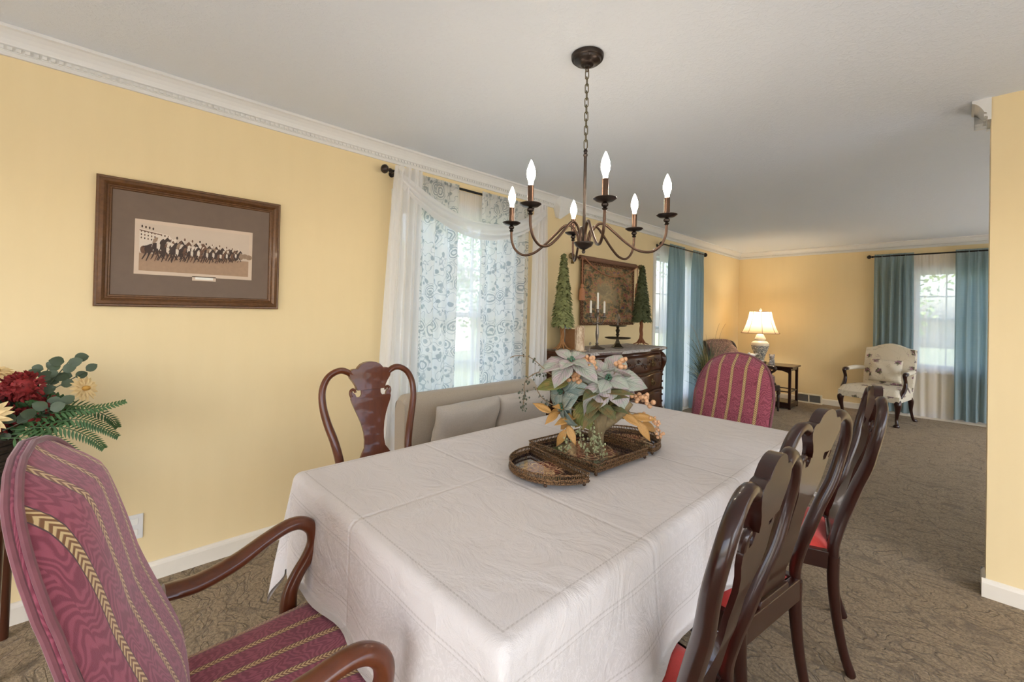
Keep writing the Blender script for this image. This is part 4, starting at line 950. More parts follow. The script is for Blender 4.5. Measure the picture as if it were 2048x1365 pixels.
# ------------------------------------------------------------------ mirrored trays on the dining table
ZT = TZ+.0035
MGAL = NT('pierced_bronze_gallery'); uv = MGAL.co('UV'); _f = MGAL.noise(MGAL.co('Object'), 260, 3)
MGAL.base(MGAL.mix(MGAL.sstep(_f, .4, .6), (.045, .027, .016), (.30, .17, .08)), .42, metal=.6); MGAL.bump(_f, .8, .003); MGAL = MGAL.m
def tapfab(name, cx, cy, s):
    n = NT(name); o = n.co('Object'); x, y, _ = n.sep(o); x = n.M('SUBTRACT', x, cx); y = n.M('SUBTRACT', y, cy)
    r = n.M('SQRT', n.M('ADD', n.M('POWER', x, 2.0), n.M('POWER', y, 2.0))); th = n.M('ARCTAN2', y, x)
    f = n.noise(o, 22, 3, .5, 1.5); pet = n.M('ADD', r, n.M('MULTIPLY', n.M('SINE', n.M('ADD', n.M('MULTIPLY', th, 7.0), n.M('MULTIPLY', f, 5.0))), .022))
    scroll = n.sstep(n.M('SINE', n.M('MULTIPLY', pet, 230)), .1, .6)
    a = n.mix(n.sstep(r, s*.45, s*.8), (.20, .025, .03), (.012, .010, .022)); c = n.mix(n.M('MULTIPLY', scroll, n.M('SUBTRACT', 1.0, n.sstep(r, s*.55, s*.9))), a, (.55, .40, .22))
    n.base(c, .05, spec=.6, coat=1, coatr=.02); return n.m
def gallery(b, outline, zb, h, closed=True):
    n = len(outline); P_ = [Vector((x, y, 0)) for x, y in outline]
    for z, r in ((zb, .0045), (zb+h*.45, .0022), (zb+h, .0035)): b.tube([p+Vector((0, 0, z)) for p in P_], r, 6, closed=True, up=(0, 0, 1))
    tot = 0; segs = []
    for i in range(n): segs.append((P_[i], P_[(i+1) % n]))
    b2 = b
    for p, q in segs:   # solid lower band
        d = (q-p); 
        b2.add([p+Vector((0, 0, zb-.006)), q+Vector((0, 0, zb-.006)), q+Vector((0, 0, zb+h*.45)), p+Vector((0, 0, zb+h*.45))], [(0, 1, 2, 3)])
        m_ = max(1, round(d.length/.0085))
        for k in range(m_):
            c = p+d*(k+.5)/m_; b2.tube([c+Vector((0, 0, zb+h*.45)), c+Vector((0, 0, zb+h))], .0018, 4)
def tray(label, loc, rz, outline, mat, feet):
    t = empty('mirrored_tray', loc, rz, label, 'tray', 'tapestry trays under the centrepiece')
    b = MB(); gallery(b, outline, .018, .024); b.build('gallery', MGAL, t)
    MB().poly([(x*.985, y*.985, .012) for x, y in outline], (0, 0, .006)).build('tray_base', mat, t, smooth=False)
    for x, y in feet: MB().ball((x, y, .0065), .0065, 10).build('foot', MBRONZE2, t)
RT = [(-.172, -.158), (.172, -.158), (.172, .158), (-.172, .158)]
tray('rectangular tapestry tray under the flower centrepiece', (1.675, 1.430, ZT), radians(-4), [(a*.172, b_*.158) for a, b_ in ((-1, -1), (-.33, -1), (.33, -1), (1, -1), (1, -.33), (1, .33), (1, 1), (.33, 1), (-.33, 1), (-1, 1), (-1, .33), (-1, -.33))], tapfab('tapestry_rect', 0, 0, .16), [(-.165, -.15), (.165, -.15), (.165, .15), (-.165, .15)])
hr = [(.165*cos(a), -.175*sin(a)) for a in [pi*k/24 for k in range(25)]]
hr = [(x, y) for x, y in reversed(hr)]
tray('half-round tapestry tray nearest the camera on the tablecloth', (1.705, 1.208, ZT), radians(-11), hr, tapfab('tapestry_half', 0, -.07, .11), [(-.10, -.13), (.10, -.13), (.155, -.012), (-.155, -.012)])
tray('half-round tapestry tray on the far side of the rectangular one', (1.690, 1.640, ZT), radians(174), hr, tapfab('tapestry_half_far', 0, -.07, .11), [(-.10, -.13), (.10, -.13), (.155, -.012), (-.155, -.012)])

# ------------------------------------------------------------------ poinsettia centrepiece
V = Vector
def leaf(b, p, d, up, ln, wd, bend=.3, mi=0, cup=.15, nseg=7, tip=1.3, lobes=0, fold=.0):
    """leaf blade from p along d, curling towards -up"""
    d = V(d).normalized(); up = V(up); up = (up-d*up.dot(d)).normalized(); sd_ = d.cross(up); vs = []; uv = []
    pos = V(p); ang = 0
    for i in range(nseg+1):
        f = i/nseg; w_ = wd*(sin(pi*min(1, f**.85*1.0))**(.8 if f < .5 else tip*.9))*(1+lobes*.18*sin(f*17)); w_ = max(w_, .0006)
        dd = d*cos(ang)-up*sin(ang); un = up*cos(ang)+d*sin(ang)
        for k in (-1, -.5, 0, .5, 1):
            vs.append(pos+sd_*w_*k*.5+un*(cup*w_*abs(k)**1.5-.0)); uv.append((.5+.5*k, f))
        pos = pos+dd*ln/nseg; ang += bend/nseg
    fs = [(i*5+k, i*5+k+1, i*5+5+k+1, i*5+5+k) for i in range(nseg) for k in range(4)]
    b.add(vs, fs, mi, uv)
def m_leaf(name, base, vein, edge, rough=.7):
    n = NT(name); uv = n.co('UV'); u, v, _ = n.sep(uv); k = n.M('ABSOLUTE', n.M('SUBTRACT', u, .5))
    st = n.M('SINE', n.M('ADD', n.M('MULTIPLY', v, 62), n.M('MULTIPLY', k, -46))); s1 = n.sstep(st, .72, .98); mid = n.M('LESS_THAN', k, .03)
    f = n.noise(n.co('Object'), 26, 3); c = n.mix(n.sstep(f, .42, .62), base, edge); c = n.mix(n.M('MULTIPLY', n.M('MAXIMUM', s1, mid), .55), c, vein)
    n.base(c, rough, spec=.3); n.bump(st, .25, .002); return n.m
MPO = m_leaf('sage_velvet_petal', (.36, .38, .31), (.17, .21, .17), (.43, .34, .34)); MPO2 = m_leaf('dusty_teal_petal', (.20, .25, .22), (.10, .14, .13), (.30, .32, .27))
MYL = m_leaf('olive_gold_leaf', (.20, .21, .06), (.05, .06, .02), (.30, .22, .07)); MGOLD = simple('gold_glitter_leaf', (.46, .245, .07), .45, metal=.25, var=.35, sc=300)
MBER = simple('peach_gold_berry', (.60, .33, .17), .35, var=.25, sc=80, coat=.3); MTWIG = simple('brown_twig', (.22, .15, .09), .8, var=.3); MVASE = simple('mossy_driftwood', (.20, .145, .07), .8, var=.5, sc=45, bump=.7, bd=.006)
MFC = simple('green_flower_eye', (.05, .12, .07), .6, var=.5, sc=200); MSEED = simple('pale_green_seed', (.36, .38, .20), .6, var=.3)
AX, AY = 1.705, 1.450
t = empty('flower_arrangement', (AX, AY, ZT+.0185), 0, 'sage poinsettia and gold leaf centrepiece in a driftwood vase on the dining table', 'flower arrangement')
def W(x, y, z): return V((x-AX, y-AY, z-ZT-.0185))
b = MB(); rn = random.Random(4)
pth = smooth_path([(0, 0, 0, .030), (.003, 0, .03, .026), (-.004, .004, .07, .030), (.004, 0, .11, .037), (0, 0, .15, .044), (0, 0, .175, .040)], 4); b.tube([q[:3] for q in pth], [q[3] for q in pth], 14)
b.tube([(0, 0, .09), (.035, .03, .12), (.075, .062, .16), (.10, .08, .20)], [.026, .022, .018, .014], 10); b.tube([(0, 0, .10), (-.035, -.03, .14), (-.06, -.05, .19)], [.024, .02, .014], 10)
b.tube([(0, 0, .05), (.02, -.025, .10), (.01, -.03, .16)], [.014, .016, .012], 8); b.tube([(0, 0, .02), (-.025, .0, .06), (-.02, .015, .13)], [.012, .015, .012], 8)
for k in range(5): a = k*1.26; b.tube([(.01*cos(a), .01*sin(a), .03), (.032*cos(a), .032*sin(a), .006)], [.012, .006], 6)
b.build('vase', MVASE, t)
CAMD = V((2.705, 0, 1.337))
def poinsettia(c, nrm, R, mat, n1, n2, seed, droop=.9):
    c = W(*c); nrm = V(nrm).normalized(); rn = random.Random(seed); X = nrm.orthogonal().normalized(); Y = nrm.cross(X); b = MB()
    for ring, (n_, r_, el, off) in enumerate(((n1, R, -.12, 0), (n2, R*.60, .35, .5))):
        for k in range(n_):
            a = 2*pi*(k+off)/n_+rn.uniform(-.2, .2); d = X*cos(a)+Y*sin(a); dd = (d+nrm*(el+rn.uniform(-.12, .12))).normalized()
            leaf(b, c+d*.006, dd, nrm, r_*(.8+.4*rn.random()), r_*(.6+.14*rn.random()), droop*(.6+.6*rn.random()), 0, .12, 9, 1.25, .35)
    pe = b.build('poinsettia', mat, t, solid=.0012)
    e = MB()
    for k in range(14): a = rn.random()*6.28; q = rn.random()**.5*.014; e.ball(c+X*q*cos(a)+Y*q*sin(a)+nrm*(.008+.006*rn.random()), .0042, 7)
    e.build('flower_eye', MFC, pe)
    MB().tube([c, W(AX, AY, .93)], [.003, .004], 6).build('stem', MTWIG, pe)
poinsettia((1.736, 1.478, 1.077), (.42, -.48, .55), .150, MPO, 6, 4, 1, .7)
poinsettia((1.633, 1.37, 1.145), (.25, -.35, .85), .135, MPO, 6, 4, 2, .7)
poinsettia((1.600, 1.355, 1.020), (-.05, -.75, .30), .105, MPO2, 5, 3, 3, 1.0)
poinsettia((1.70, 1.53, 1.06), (-.3, .5, .5), .13, MPO, 6, 3, 4, .9)
poinsettia((1.625, 1.335, .965), (-.45, -.75, -.05), .10, MPO2, 4, 3, 8, 1.3)
b = MB()
for p, tp, w_, up_ in (((1.63, 1.36, 1.055), (1.535, 1.262, 1.05), .085, (.2, -.5, .9)), ((1.66, 1.40, .985), (1.715, 1.385, .885), .095, (.5, -.7, .3)), ((1.68, 1.41, .985), (1.655, 1.36, .885), .08, (.3, -.8, .3)), ((1.74, 1.50, 1.0), (1.80, 1.50, .93), .07, (.5, -.5, .5)), ((1.66, 1.45, 1.02), (1.57, 1.47, .96), .07, (-.5, 0, .7))):
    a_, c_ = W(*p), W(*tp); leaf(b, a_, c_-a_, up_, (c_-a_).length, w_, .5, 0, .1, 8, 1.1)
b.build('green_leaves', MYL, t, solid=.001)
b = MB(); rn = random.Random(77)
for k in range(34):
    a = rn.random()*6.28; d = V((cos(a), sin(a), rn.uniform(-.35, .6))); p = W(AX, AY, .975)+V((rn.uniform(-.03, .03), rn.uniform(-.03, .03), rn.uniform(-.03, .06))); leaf(b, p, d, V((.3, -.4, .8)), rn.uniform(.09, .15), rn.uniform(.035, .055), rn.uniform(.4, 1.1), 0, .12, 7)
b.build('filler_leaves', m_leaf('dull_olive_leaf', (.13, .14, .06), (.05, .05, .02), (.20, .13, .05)), t, solid=.001)
def spray(name, pts, mat, items):
    b = MB(); P_ = smooth_path([tuple(W(*p)) for p in pts], 5); b.tube(P_, .0020, 6); o = b.build(name, MTWIG, t); items(P_, o); return o
def gold(seed, n_, ln):
    def f(P_, o):
        rn = random.Random(seed); b = MB()
        for k in range(n_):
            i = min(len(P_)-2, int(len(P_)*(.35+.65*k/n_))); p = V(P_[i]); d = (V(P_[i+1])-p).normalized(); s_ = d.orthogonal(); s_ = Matrix.Rotation(k*2.4+seed, 3, d) @ s_
            leaf(b, p, d+s_*.55, V((.5, -.7, .6)), ln*(.85+.3*rn.random()), ln*.38, .35, 0, .12, 8)
        b.build('gold_leaf', MGOLD, o, solid=.001)
    return f
spray('gold_leaf_spray', [(AX, AY, .95), (1.66, 1.40, .965), (1.61, 1.345, .945), (1.57, 1.30, .935)], MTWIG, gold(1, 5, .085))
spray('gold_leaf_spray', [(AX, AY, .93), (1.655, 1.39, .93), (1.627, 1.362, .90), (1.625, 1.362, .86)], MTWIG, gold(3, 5, .085))
spray('gold_leaf_spray', [(AX, AY, .95), (1.75, 1.49, .955), (1.80, 1.54, .93), (1.835, 1.575, .90)], MTWIG, gold(5, 6, .095))
def berries(seed, n_, r_, sp_, st=.3):
    def f(P_, o):
        rn = random.Random(seed)
        for k in range(n_):
            i = int((len(P_)-1)*(st+(1-st)*k/max(1, n_-1))); p = V(P_[i])+V((rn.uniform(-1, 1), rn.uniform(-1, 1), rn.uniform(-1, 1)))*sp_
            MB().tube([P_[i], tuple(p)], .0009, 4).ball(p, r_*(.85+.3*rn.random()), 12).build('berry', MBER, o)
    return f
spray('berry_spray', [(AX, AY, 1.0), (1.70, 1.44, 1.09), (1.686, 1.425, 1.125), (1.678, 1.42, 1.145)], MTWIG, berries(1, 26, .0098, .020, .75))
spray('berry_spray', [(AX, AY, .98), (1.67, 1.40, 1.04), (1.645, 1.38, 1.065), (1.64, 1.375, 1.09)], MTWIG, berries(2, 14, .0092, .018, .6))
spray('berry_spray', [(AX, AY, .98), (1.77, 1.52, 1.0), (1.82, 1.565, 1.005), (1.86, 1.60, .975)], MTWIG, berries(3, 24, .0090, .019, .45))
spray('berry_spray', [(AX, AY, .95), (1.80, 1.54, .945), (1.85, 1.60, .925), (1.878, 1.622, .885), (1.882, 1.626, .845)], MTWIG, berries(4, 22, .0062, .012, .45))
spray('berry_spray', [(1.72, 1.47, 1.0), (1.75, 1.50, 1.10), (1.765, 1.51, 1.135), (1.772, 1.515, 1.145)], MTWIG, berries(5, 7, .0098, .018, .8))
def seeds(seed, n_, sp_, r_=.0035, mat=None):
    def f(P_, o):
        rn = random.Random(seed); b = MB()
        for k in range(n_):
            i = int((len(P_)-1)*(.25+.75*rn.random())); p = V(P_[i])+V((rn.uniform(-1, 1), rn.uniform(-1, 1), rn.uniform(-1.2, .6)))*sp_; b.tube([P_[i], tuple(p)], .0006, 4); b.ball(p, r_*(.7+.6*rn.random()), 7, 0, (1, 1, 1.3))
        b.build('seed_pods', mat or MSEED, o)
    return f
spray('twig_spray', [(1.66, 1.40, .98), (1.64, 1.375, .92), (1.63, 1.365, .86), (1.632, 1.355, .81), (1.636, 1.30, .802)], MTWIG, seeds(1, 46, .012))
spray('twig_spray', [(1.69, 1.42, .95), (1.665, 1.395, .88), (1.675, 1.39, .83), (1.70, 1.395, .80)], MTWIG, seeds(2, 36, .014))
spray('twig_spray', [(1.70, 1.44, .93), (1.725, 1.43, .88), (1.74, 1.425, .83), (1.755, 1.42, .795)], MTWIG, seeds(3, 40, .014))
spray('twig_spray', [(1.70, 1.43, .96), (1.71, 1.415, .90), (1.72, 1.40, .85), (1.735, 1.405, .80)], MTWIG, seeds(6, 40, .016))
MSD = simple('dark_twig_buds', (.07, .08, .05), .7)
spray('twig_spray', [(1.64, 1.38, 1.02), (1.57, 1.30, 1.10), (1.52, 1.25, 1.155), (1.476, 1.208, 1.160), (1.462, 1.195, 1.150)], MTWIG, seeds(4, 12, .008, .003, MSD))
spray('twig_spray', [(1.62, 1.36, 1.05), (1.56, 1.29, 1.10), (1.51, 1.24, 1.065), (1.505, 1.235, 1.0), (1.50, 1.235, .95)], MTWIG, seeds(5, 46, .016, .0033, MSD))
spray('twig_spray', [(1.60, 1.33, .96), (1.56, 1.29, .99), (1.535, 1.265, 1.04)], MTWIG, seeds(7, 16, .012, .003, MSD))

# ------------------------------------------------------------------ console table with flowers at the left edge
t = empty('console_table', (.24, -.165, 0), 0, 'dark wooden console table against the yellow wall at the left edge', 'console table')
MB().box((0, -.55, .648), (.38, 1.12, .024)).build('tabletop', MDRESS, t, bevel=.005, smooth=False)
b = MB(); b.box((0, -.56, .585), (.34, 1.06, .10)); b.build('apron', MDRESS, t, bevel=.004, smooth=False)
for sx in (-1, 1):
    for y in (-.07, -1.05): MB().tube([(sx*.145, y, .54), (sx*.145, y, .3), (sx*.145, y, 0)], [.024, .019, .015], 12).build('leg', MDRESS, t)
FX, FY, FZ = .265, -.325, .66
t = empty('flower_basket', (FX, FY, FZ), 0, 'mixed red, cream and fern flower basket on the console table', 'flower arrangement')
MWICK = simple('dark_wicker', (.045, .028, .018), .8, var=.5, sc=120, bump=.6)
b = MB()
for k in range(13): r_ = .085+.04*sin(pi*k/24); b.tube([((r_+.004*sin(8*a+k*pi))*cos(a), (r_+.004*sin(8*a+k*pi))*sin(a), .008+k*.014) for a in [2*pi*j/40 for j in range(40)]], .008, 6, closed=True)
b.lathe([(0, .002), (.09, .002), (.11, .08), (.12, .17), (0, .17)], seg=24); b.build('basket', MWICK, t)
rn = random.Random(21)
b = MB()
for k in range(26):
    a = rn.random()*6.28; b.tube([(.05*cos(a), .05*sin(a), .14), (.12*cos(a+.3), .12*sin(a+.3), .20+.05*rn.random()), (.15*cos(a+.8), .15*sin(a+.8), .17+.08*rn.random())], .0025, 5)
b.build('twig', MWICK, t)
def blob(name, c, r_, mat, n_, seed, lf=.016):
    b = MB(); rn = random.Random(seed); b.ball(c, r_*.7, 10)
    for k in range(n_):
        d = V((rn.gauss(0, 1), rn.gauss(0, 1), rn.gauss(0, 1)+.3)).normalized(); p = V(c)+d*r_*(.65+.25*rn.random()); leaf(b, p, d+V((rn.uniform(-.6, .6), rn.uniform(-.6, .6), rn.uniform(-.6, .6))), d.orthogonal(), lf, lf*.7, .6, 0, .2, 4)
    return b.build(name, mat, t)
MRF = simple('deep_red_petals', (.23, .014, .014), .7, var=.8, sc=90); MCF = simple('cream_petals', (.80, .60, .30), .7, var=.1); MCC = simple('amber_centre', (.55, .30, .06), .7, var=.3)
MEU = simple('eucalyptus_leaf', (.060, .085, .045), .55, var=.4); MFE = simple('fern_green', (.045, .105, .030), .6, var=.35)
for i, c in enumerate([(.05, .11, .36), (.06, .17, .29), (.10, .145, .37), (.09, .09, .26), (.0, .02, .36), (.09, .20, .26), (.12, .03, .31)]): blob('red_hydrangea', c, .050, MRF, 150, i, .019)
def daisy(c, nrm, r_, seed):
    b = MB(); rn = random.Random(seed); nrm = V(nrm).normalized(); X = nrm.orthogonal().normalized(); Y = nrm.cross(X)
    for ring, (n_, q, el) in enumerate(((17, r_, .12), (13, r_*.72, .4))):
        for k in range(n_):
            a = 2*pi*k/n_+rn.uniform(-.1, .1)+ring; d = X*cos(a)+Y*sin(a); leaf(b, V(c)+d*.006, d+nrm*el, nrm, q, q*.30, .4, 0, .1, 5, .7)
    f = b.build('daisy', MCF, t); MB().ball(V(c)+nrm*.008, .014, 10, 0, (1, 1, .7)).build('flower_centre', MCC, f)
daisy((.17, .065, .285), (1, .15, .25), .062, 1); daisy((.05, .07, .42), (.3, .2, 1), .055, 2); daisy((.04, .30, .335), (.7, .7, .3), .05, 3)
def frond(pts, w_, mat, name='fern_frond'):
    b = MB(); P_ = smooth_path(pts, 8); b.tube(P_, .0018, 5); n_ = len(P_)
    for i in range(3, n_-1):
        p = V(P_[i]); d = (V(P_[i+1])-p).normalized(); s_ = d.cross(V((.6, -.3, .7))).normalized(); f = 1-i/n_
        for q in (-1, 1): leaf(b, p, d*.6+s_*q, V((.6, -.3, .7)), w_*(.25+f), .009, .3, 0, .05, 4)
    b.build(name, mat, t)
for pts in ([(.10, .12, .24), (.14, .24, .27), (.14, .34, .27), (.13, .42, .285)], [(.12, .12, .22), (.17, .24, .22), (.18, .32, .17), (.18, .36, .12)], [(.10, .16, .26), (.10, .28, .28), (.08, .37, .22), (.07, .40, .17)], [(.14, .10, .20), (.2, .2, .19), (.23, .27, .14), (.24, .31, .08)], [(.12, .16, .22), (.16, .28, .24), (.16, .35, .20), (.15, .40, .15)]): frond(pts, .045, MFE)
def euc(pts, n_, sz, name='eucalyptus_sprig'):
    b = MB(); P_ = smooth_path(pts, 6); b.tube(P_, .002, 5); rn = random.Random(n_)
    for k in range(n_):
        i = int((len(P_)-2)*(.25+.75*k/(n_-1))); p = V(P_[i]); s_ = V((rn.uniform(-.3, .6), (-1)**k*.8, rn.uniform(-.1, .6)+.2)); leaf(b, p+s_*.012, s_, V((1, -.5, .2)), sz, sz*.85, .3, 0, .08, 6, .7)
    b.build(name, MEU, t)
euc([(.06, .12, .28), (.05, .20, .36), (.04, .24, .42), (.03, .26, .455)], 9, .045); euc([(.05, .15, .30), (.04, .24, .36), (.03, .30, .40)], 7, .040); euc([(.06, .10, .30), (.05, .18, .38), (.04, .20, .42)], 8, .036); euc([(.12, .10, .22), (.14, .19, .27), (.12, .26, .30)], 8, .045)
blob('leaf_cluster', (.07, .19, .25), .075, MFE, 130, 40, .032); blob('leaf_cluster', (.04, .06, .24), .085, MEU, 120, 41, .034); blob('leaf_cluster', (.05, -.05, .26), .10, MEU, 120, 42, .034)

# ------------------------------------------------------------------ living room : patterned chair in the corner (local front -Y)
t = empty('upholstered_armchair', (.27, 6.90, 0), radians(72), 'mauve animal-print armchair with scrolled top in the far corner, half behind the striped chair', 'armchair')
MESP = m_wood('espresso_wood', (.022, .014, .012), (.055, .032, .024), .35, .3)
def bbk(z): return interp(z, [(.3, -.02), (.5, .0), (.75, .03), (.88, .075), (.95, .13)])
b = MB()
b.grid(lambda a, c: ((2*a-1)*.31*(1-.10*c**6), bbk(.42+.53*c)-.03*sin(pi*c)-.07*(1-(2*a-1)**2)*0+.0, .42+.53*c-.05*abs(2*a-1)**4*c), 20, 16)
b.grid(lambda a, c: ((1-2*a)*.31*(1-.10*c**6), bbk(.42+.53*c)+.075-.02*c, .42+.53*c-.05*abs(2*a-1)**4*c), 20, 16)
b.tube([((2*k/20-1)*.28, bbk(.95)+.03, .945-.05*abs(2*k/20-1)**4) for k in range(21)], .036, 12)
b.build('backrest', MLEO, t, angle=90)
for s in (-1, 1):
    q = smooth_path([(s*.315, .04, .30, .018), (s*.318, .03, .5, .018), (s*.316, .07, .75, .018), (s*.305, .12, .90, .020), (s*.29, .19, .93, .024), (s*.29, .205, .90, .014)], 5); MB().tube([a[:3] for a in q], [a[3] for a in q], 10).build('back_frame', MESP, t)
    b = MB(); b.grid(lambda a, c, s=s: (s*(.31+.03*sin(pi*a)+.012*sin(pi*c)), -.02-.46*a, .44+(.20-.04*a)*c), 12, 8); b.grid(lambda a, c, s=s: (s*(.27+.03*sin(pi*a)-.0), -.02-.46*(1-a), .44+(.20-.04*(1-a))*c), 12, 8)
    b.build('arm_panel', MLEO, t, angle=80)
    q = smooth_path([(s*.30, .02, .655, .018), (s*.325, -.15, .648, .020), (s*.33, -.34, .622, .020), (s*.325, -.47, .61, .024), (s*.325, -.525, .60, .030), (s*.322, -.52, .565, .020), (s*.318, -.47, .52, .018), (s*.312, -.49, .44, .020), (s*.30, -.55, .36, .022)], 5); MB().tube([a[:3] for a in q], [a[3] for a in q], 10).build('arm', MESP, t)
    MB().lathe([(0, .0), (.012, .0), (.015, .01), (.013, .05), (.019, .18), (.022, .22), (.016, .235), (.026, .25), (.026, .32), (0, .32)], (s*.295, -.60, 0), 14).build('leg', MESP, t)
    q = [(s*.285, .03, .32, .022), (s*.287, .06, .15, .018), (s*.29, .10, 0, .015)]; MB().tube([a[:3] for a in q], [a[3] for a in q], 10).build('leg', MESP, t)
MB().box((0, -.28, .445), (.56, .60, .14)).build('seat', MLEO, t, bevel=.04)
MB().box((0, -.285, .335), (.63, .66, .075)).build('seat_frame', MESP, t, bevel=.012)

# end table
t = empty('end_table', (.745, 7.46, 0), 0, 'dark wooden end table with square legs carrying the lit lamp', 'side table')
MB().box((0, 0, .608), (.61, .47, .024)).build('tabletop', MAHOG, t, bevel=.006, smooth=False)
b = MB(); b.box((0, 0, .575), (.54, .40, .045))
for sx in (-1, 1):
    for sy in (-1, 1): b.poly([(sx*.255, sy*.205, .555), (sx*.16, sy*.205, .555), (sx*.20, sy*.205, .54), (sx*.235, sy*.205, .53), (sx*.255, sy*.205, .50)][::(1 if sx*sy > 0 else -1)], (0, -sy*.012, 0))
b.build('apron', MAHOG, t, smooth=False)
for sx in (-1, 1):
    for sy in (-1, 1): MB().box((sx*.262, sy*.192, .30), (.034, .034, .60)).build('leg', MAHOG, t, bevel=.003, smooth=False)
b = MB()
for sy in (-1, 1): b.box((0, sy*.192, .05), (.50, .030, .07)); b.box((0, sy*.192, .25), (.50, .016, .016))
for sx in (-1, 1): b.box((sx*.262, 0, .05), (.03, .36, .07)); b.box((sx*.262, 0, .25), (.016, .36, .016))
b.box((0, 0, .085), (.50, .36, .012)); b.build('stretcher', MAHOG, t, smooth=False, bevel=.002)

# lamp
LX, LY = .553, 7.46
t = empty('table_lamp', (LX, LY, .62), 0, 'lit table lamp with bell shade and patterned ginger jar body in the far corner', 'lamp')
n = NT('blue_white_ginger_jar'); o = n.co('Object'); z = n.sep(o)[2]; f = n.noise(o, 34, 3, .6, 1.6); ink = n.M('MULTIPLY', n.sstep(n.M('ABSOLUTE', n.M('SUBTRACT', f, .5)), .015, .05), 1.0)
band = n.M('MULTIPLY', n.M('GREATER_THAN', z, .05), n.M('LESS_THAN', z, .27)); c = n.mix(n.M('MULTIPLY', n.M('SUBTRACT', 1.0, n.M('MULTIPLY', ink, .25)), n.M('MULTIPLY', band, n.sstep(f, .44, .52))), (.78, .72, .58), (.10, .12, .15)); n.base(c, .2, coat=.6); MJAR = n.m
MB().box((0, 0, .012), (.15, .15, .024)).build('base', MAHOG, t, bevel=.005, smooth=False)
MB().lathe([(0, .024), (.062, .024), (.066, .034), (.060, .05), (.068, .09), (.092, .16), (.118, .23), (.128, .275), (.122, .31), (.098, .335), (.072, .345), (.072, .36), (.080, .365), (.078, .385), (.062, .41), (.052, .435), (.040, .445), (.018, .452), (.010, .47), (.009, .50), (0, .50)], seg=36, mod=lambda th, z: 1+.018*cos(8*th)).build('body', MJAR, t)
MB().tube([(0, 0, .49), (0, 0, .81)], .004, 8).build('harp', MBRASS, t)
def shade(th, z): a = (th+pi/8) % (pi/4)-pi/8; return cos(pi/8)/cos(a)*.5+.5
prof = [(.265, .462), (.248, .478), (.222, .53), (.196, .60), (.172, .68), (.156, .755), (.150, .795)]
b = MB(); seg = 48; vs = [V((r*shade(2*pi*k/seg, z)*cos(2*pi*k/seg), r*shade(2*pi*k/seg, z)*sin(2*pi*k/seg), z)) for r, z in prof for k in range(seg)]
b.add(vs, [(i*seg+k, i*seg+(k+1) % seg, (i+1)*seg+(k+1) % seg, (i+1)*seg+k) for i in range(len(prof)-1) for k in range(seg)]); sh = b.build('lamp_shade', MSHADE, t, angle=180)
b = MB(); MTRM = simple('mauve_shade_trim', (.34, .17, .12), .8)
for k in range(8):
    a = 2*pi*k/8+pi/8; b.tube([(r*1.0*shade(a, z)*cos(a)*1.005, r*shade(a, z)*sin(a)*1.005, z) for r, z in prof], .0035, 6)
for r, z in (prof[0], prof[-1]): b.tube([(r*shade(2*pi*k/seg, z)*cos(2*pi*k/seg), r*shade(2*pi*k/seg, z)*sin(2*pi*k/seg), z) for k in range(seg)], .004, 6, closed=True)
b.build('trim', MTRM, sh)
MB().lathe([(0, .80), (.010, .80), (.016, .81), (.020, .825), (.012, .842), (0, .855)], seg=14).build('finial', MCANDLE, t)
MB().ball((0, 0, .62), .032, 14, 0, (1, 1, 1.25)).build('bulb', MGLOW, t)
pl = bpy.data.lights.new('lamp_light', 'POINT'); pl.energy = 5.5; pl.color = (1, .85, .64); pl.shadow_soft_size = .05
po = bpy.data.objects.new('lamp_light', pl); po.location = (LX, LY, 1.30); C.objects.link(po)

# small ornaments on the end table
MSTN = simple('grey_stone', (.42, .38, .36), .7, var=.35, sc=60, bump=.3)
t = empty('figurine', (.755, 7.33, .62), radians(20), 'small grey stone animal figurine on the end table right of the lamp', 'figurine')
b = MB(); b.lathe([(0, 0), (.042, 0), (.044, .012), (.036, .02), (.032, .05), (.036, .075), (.026, .092), (0, .094)], seg=18); b.ball((0, -.004, .118), .036, 14, 0, (1, .95, .95))
for s in (-1, 1): b.ball((s*.028, .006, .148), .013, 8); b.ball((s*.022, -.03, .045), .014, 8, 0, (1, 1, 1.8)); b.ball((s*.024, -.036, .012), .014, 8, 0, (1, 1.4, .8))
b.ball((0, -.036, .108), .014, 8); b.build('body', MSTN, t)
t = empty('ceramic_dove', (.50, 7.27, .62), radians(-30), 'white ceramic bird ornament left of the lamp, mostly hidden by the striped chair', 'ornament')
b = MB(); b.lathe([(0, 0), (.03, 0), (.03, .01), (.012, .03), (.014, .09), (0, .10)], seg=14); b.ball((0, 0, .125), .034, 14, 0, (1.0, 1.7, .8)); b.ball((0, -.055, .150), .018, 10); b.tube([(0, .05, .13), (0, .10, .145)], [.018, .008], 8); b.tube([(0, -.07, .15), (0, -.085, .147)], [.006, .001], 6)
b.build('body', MCANDLE, t)

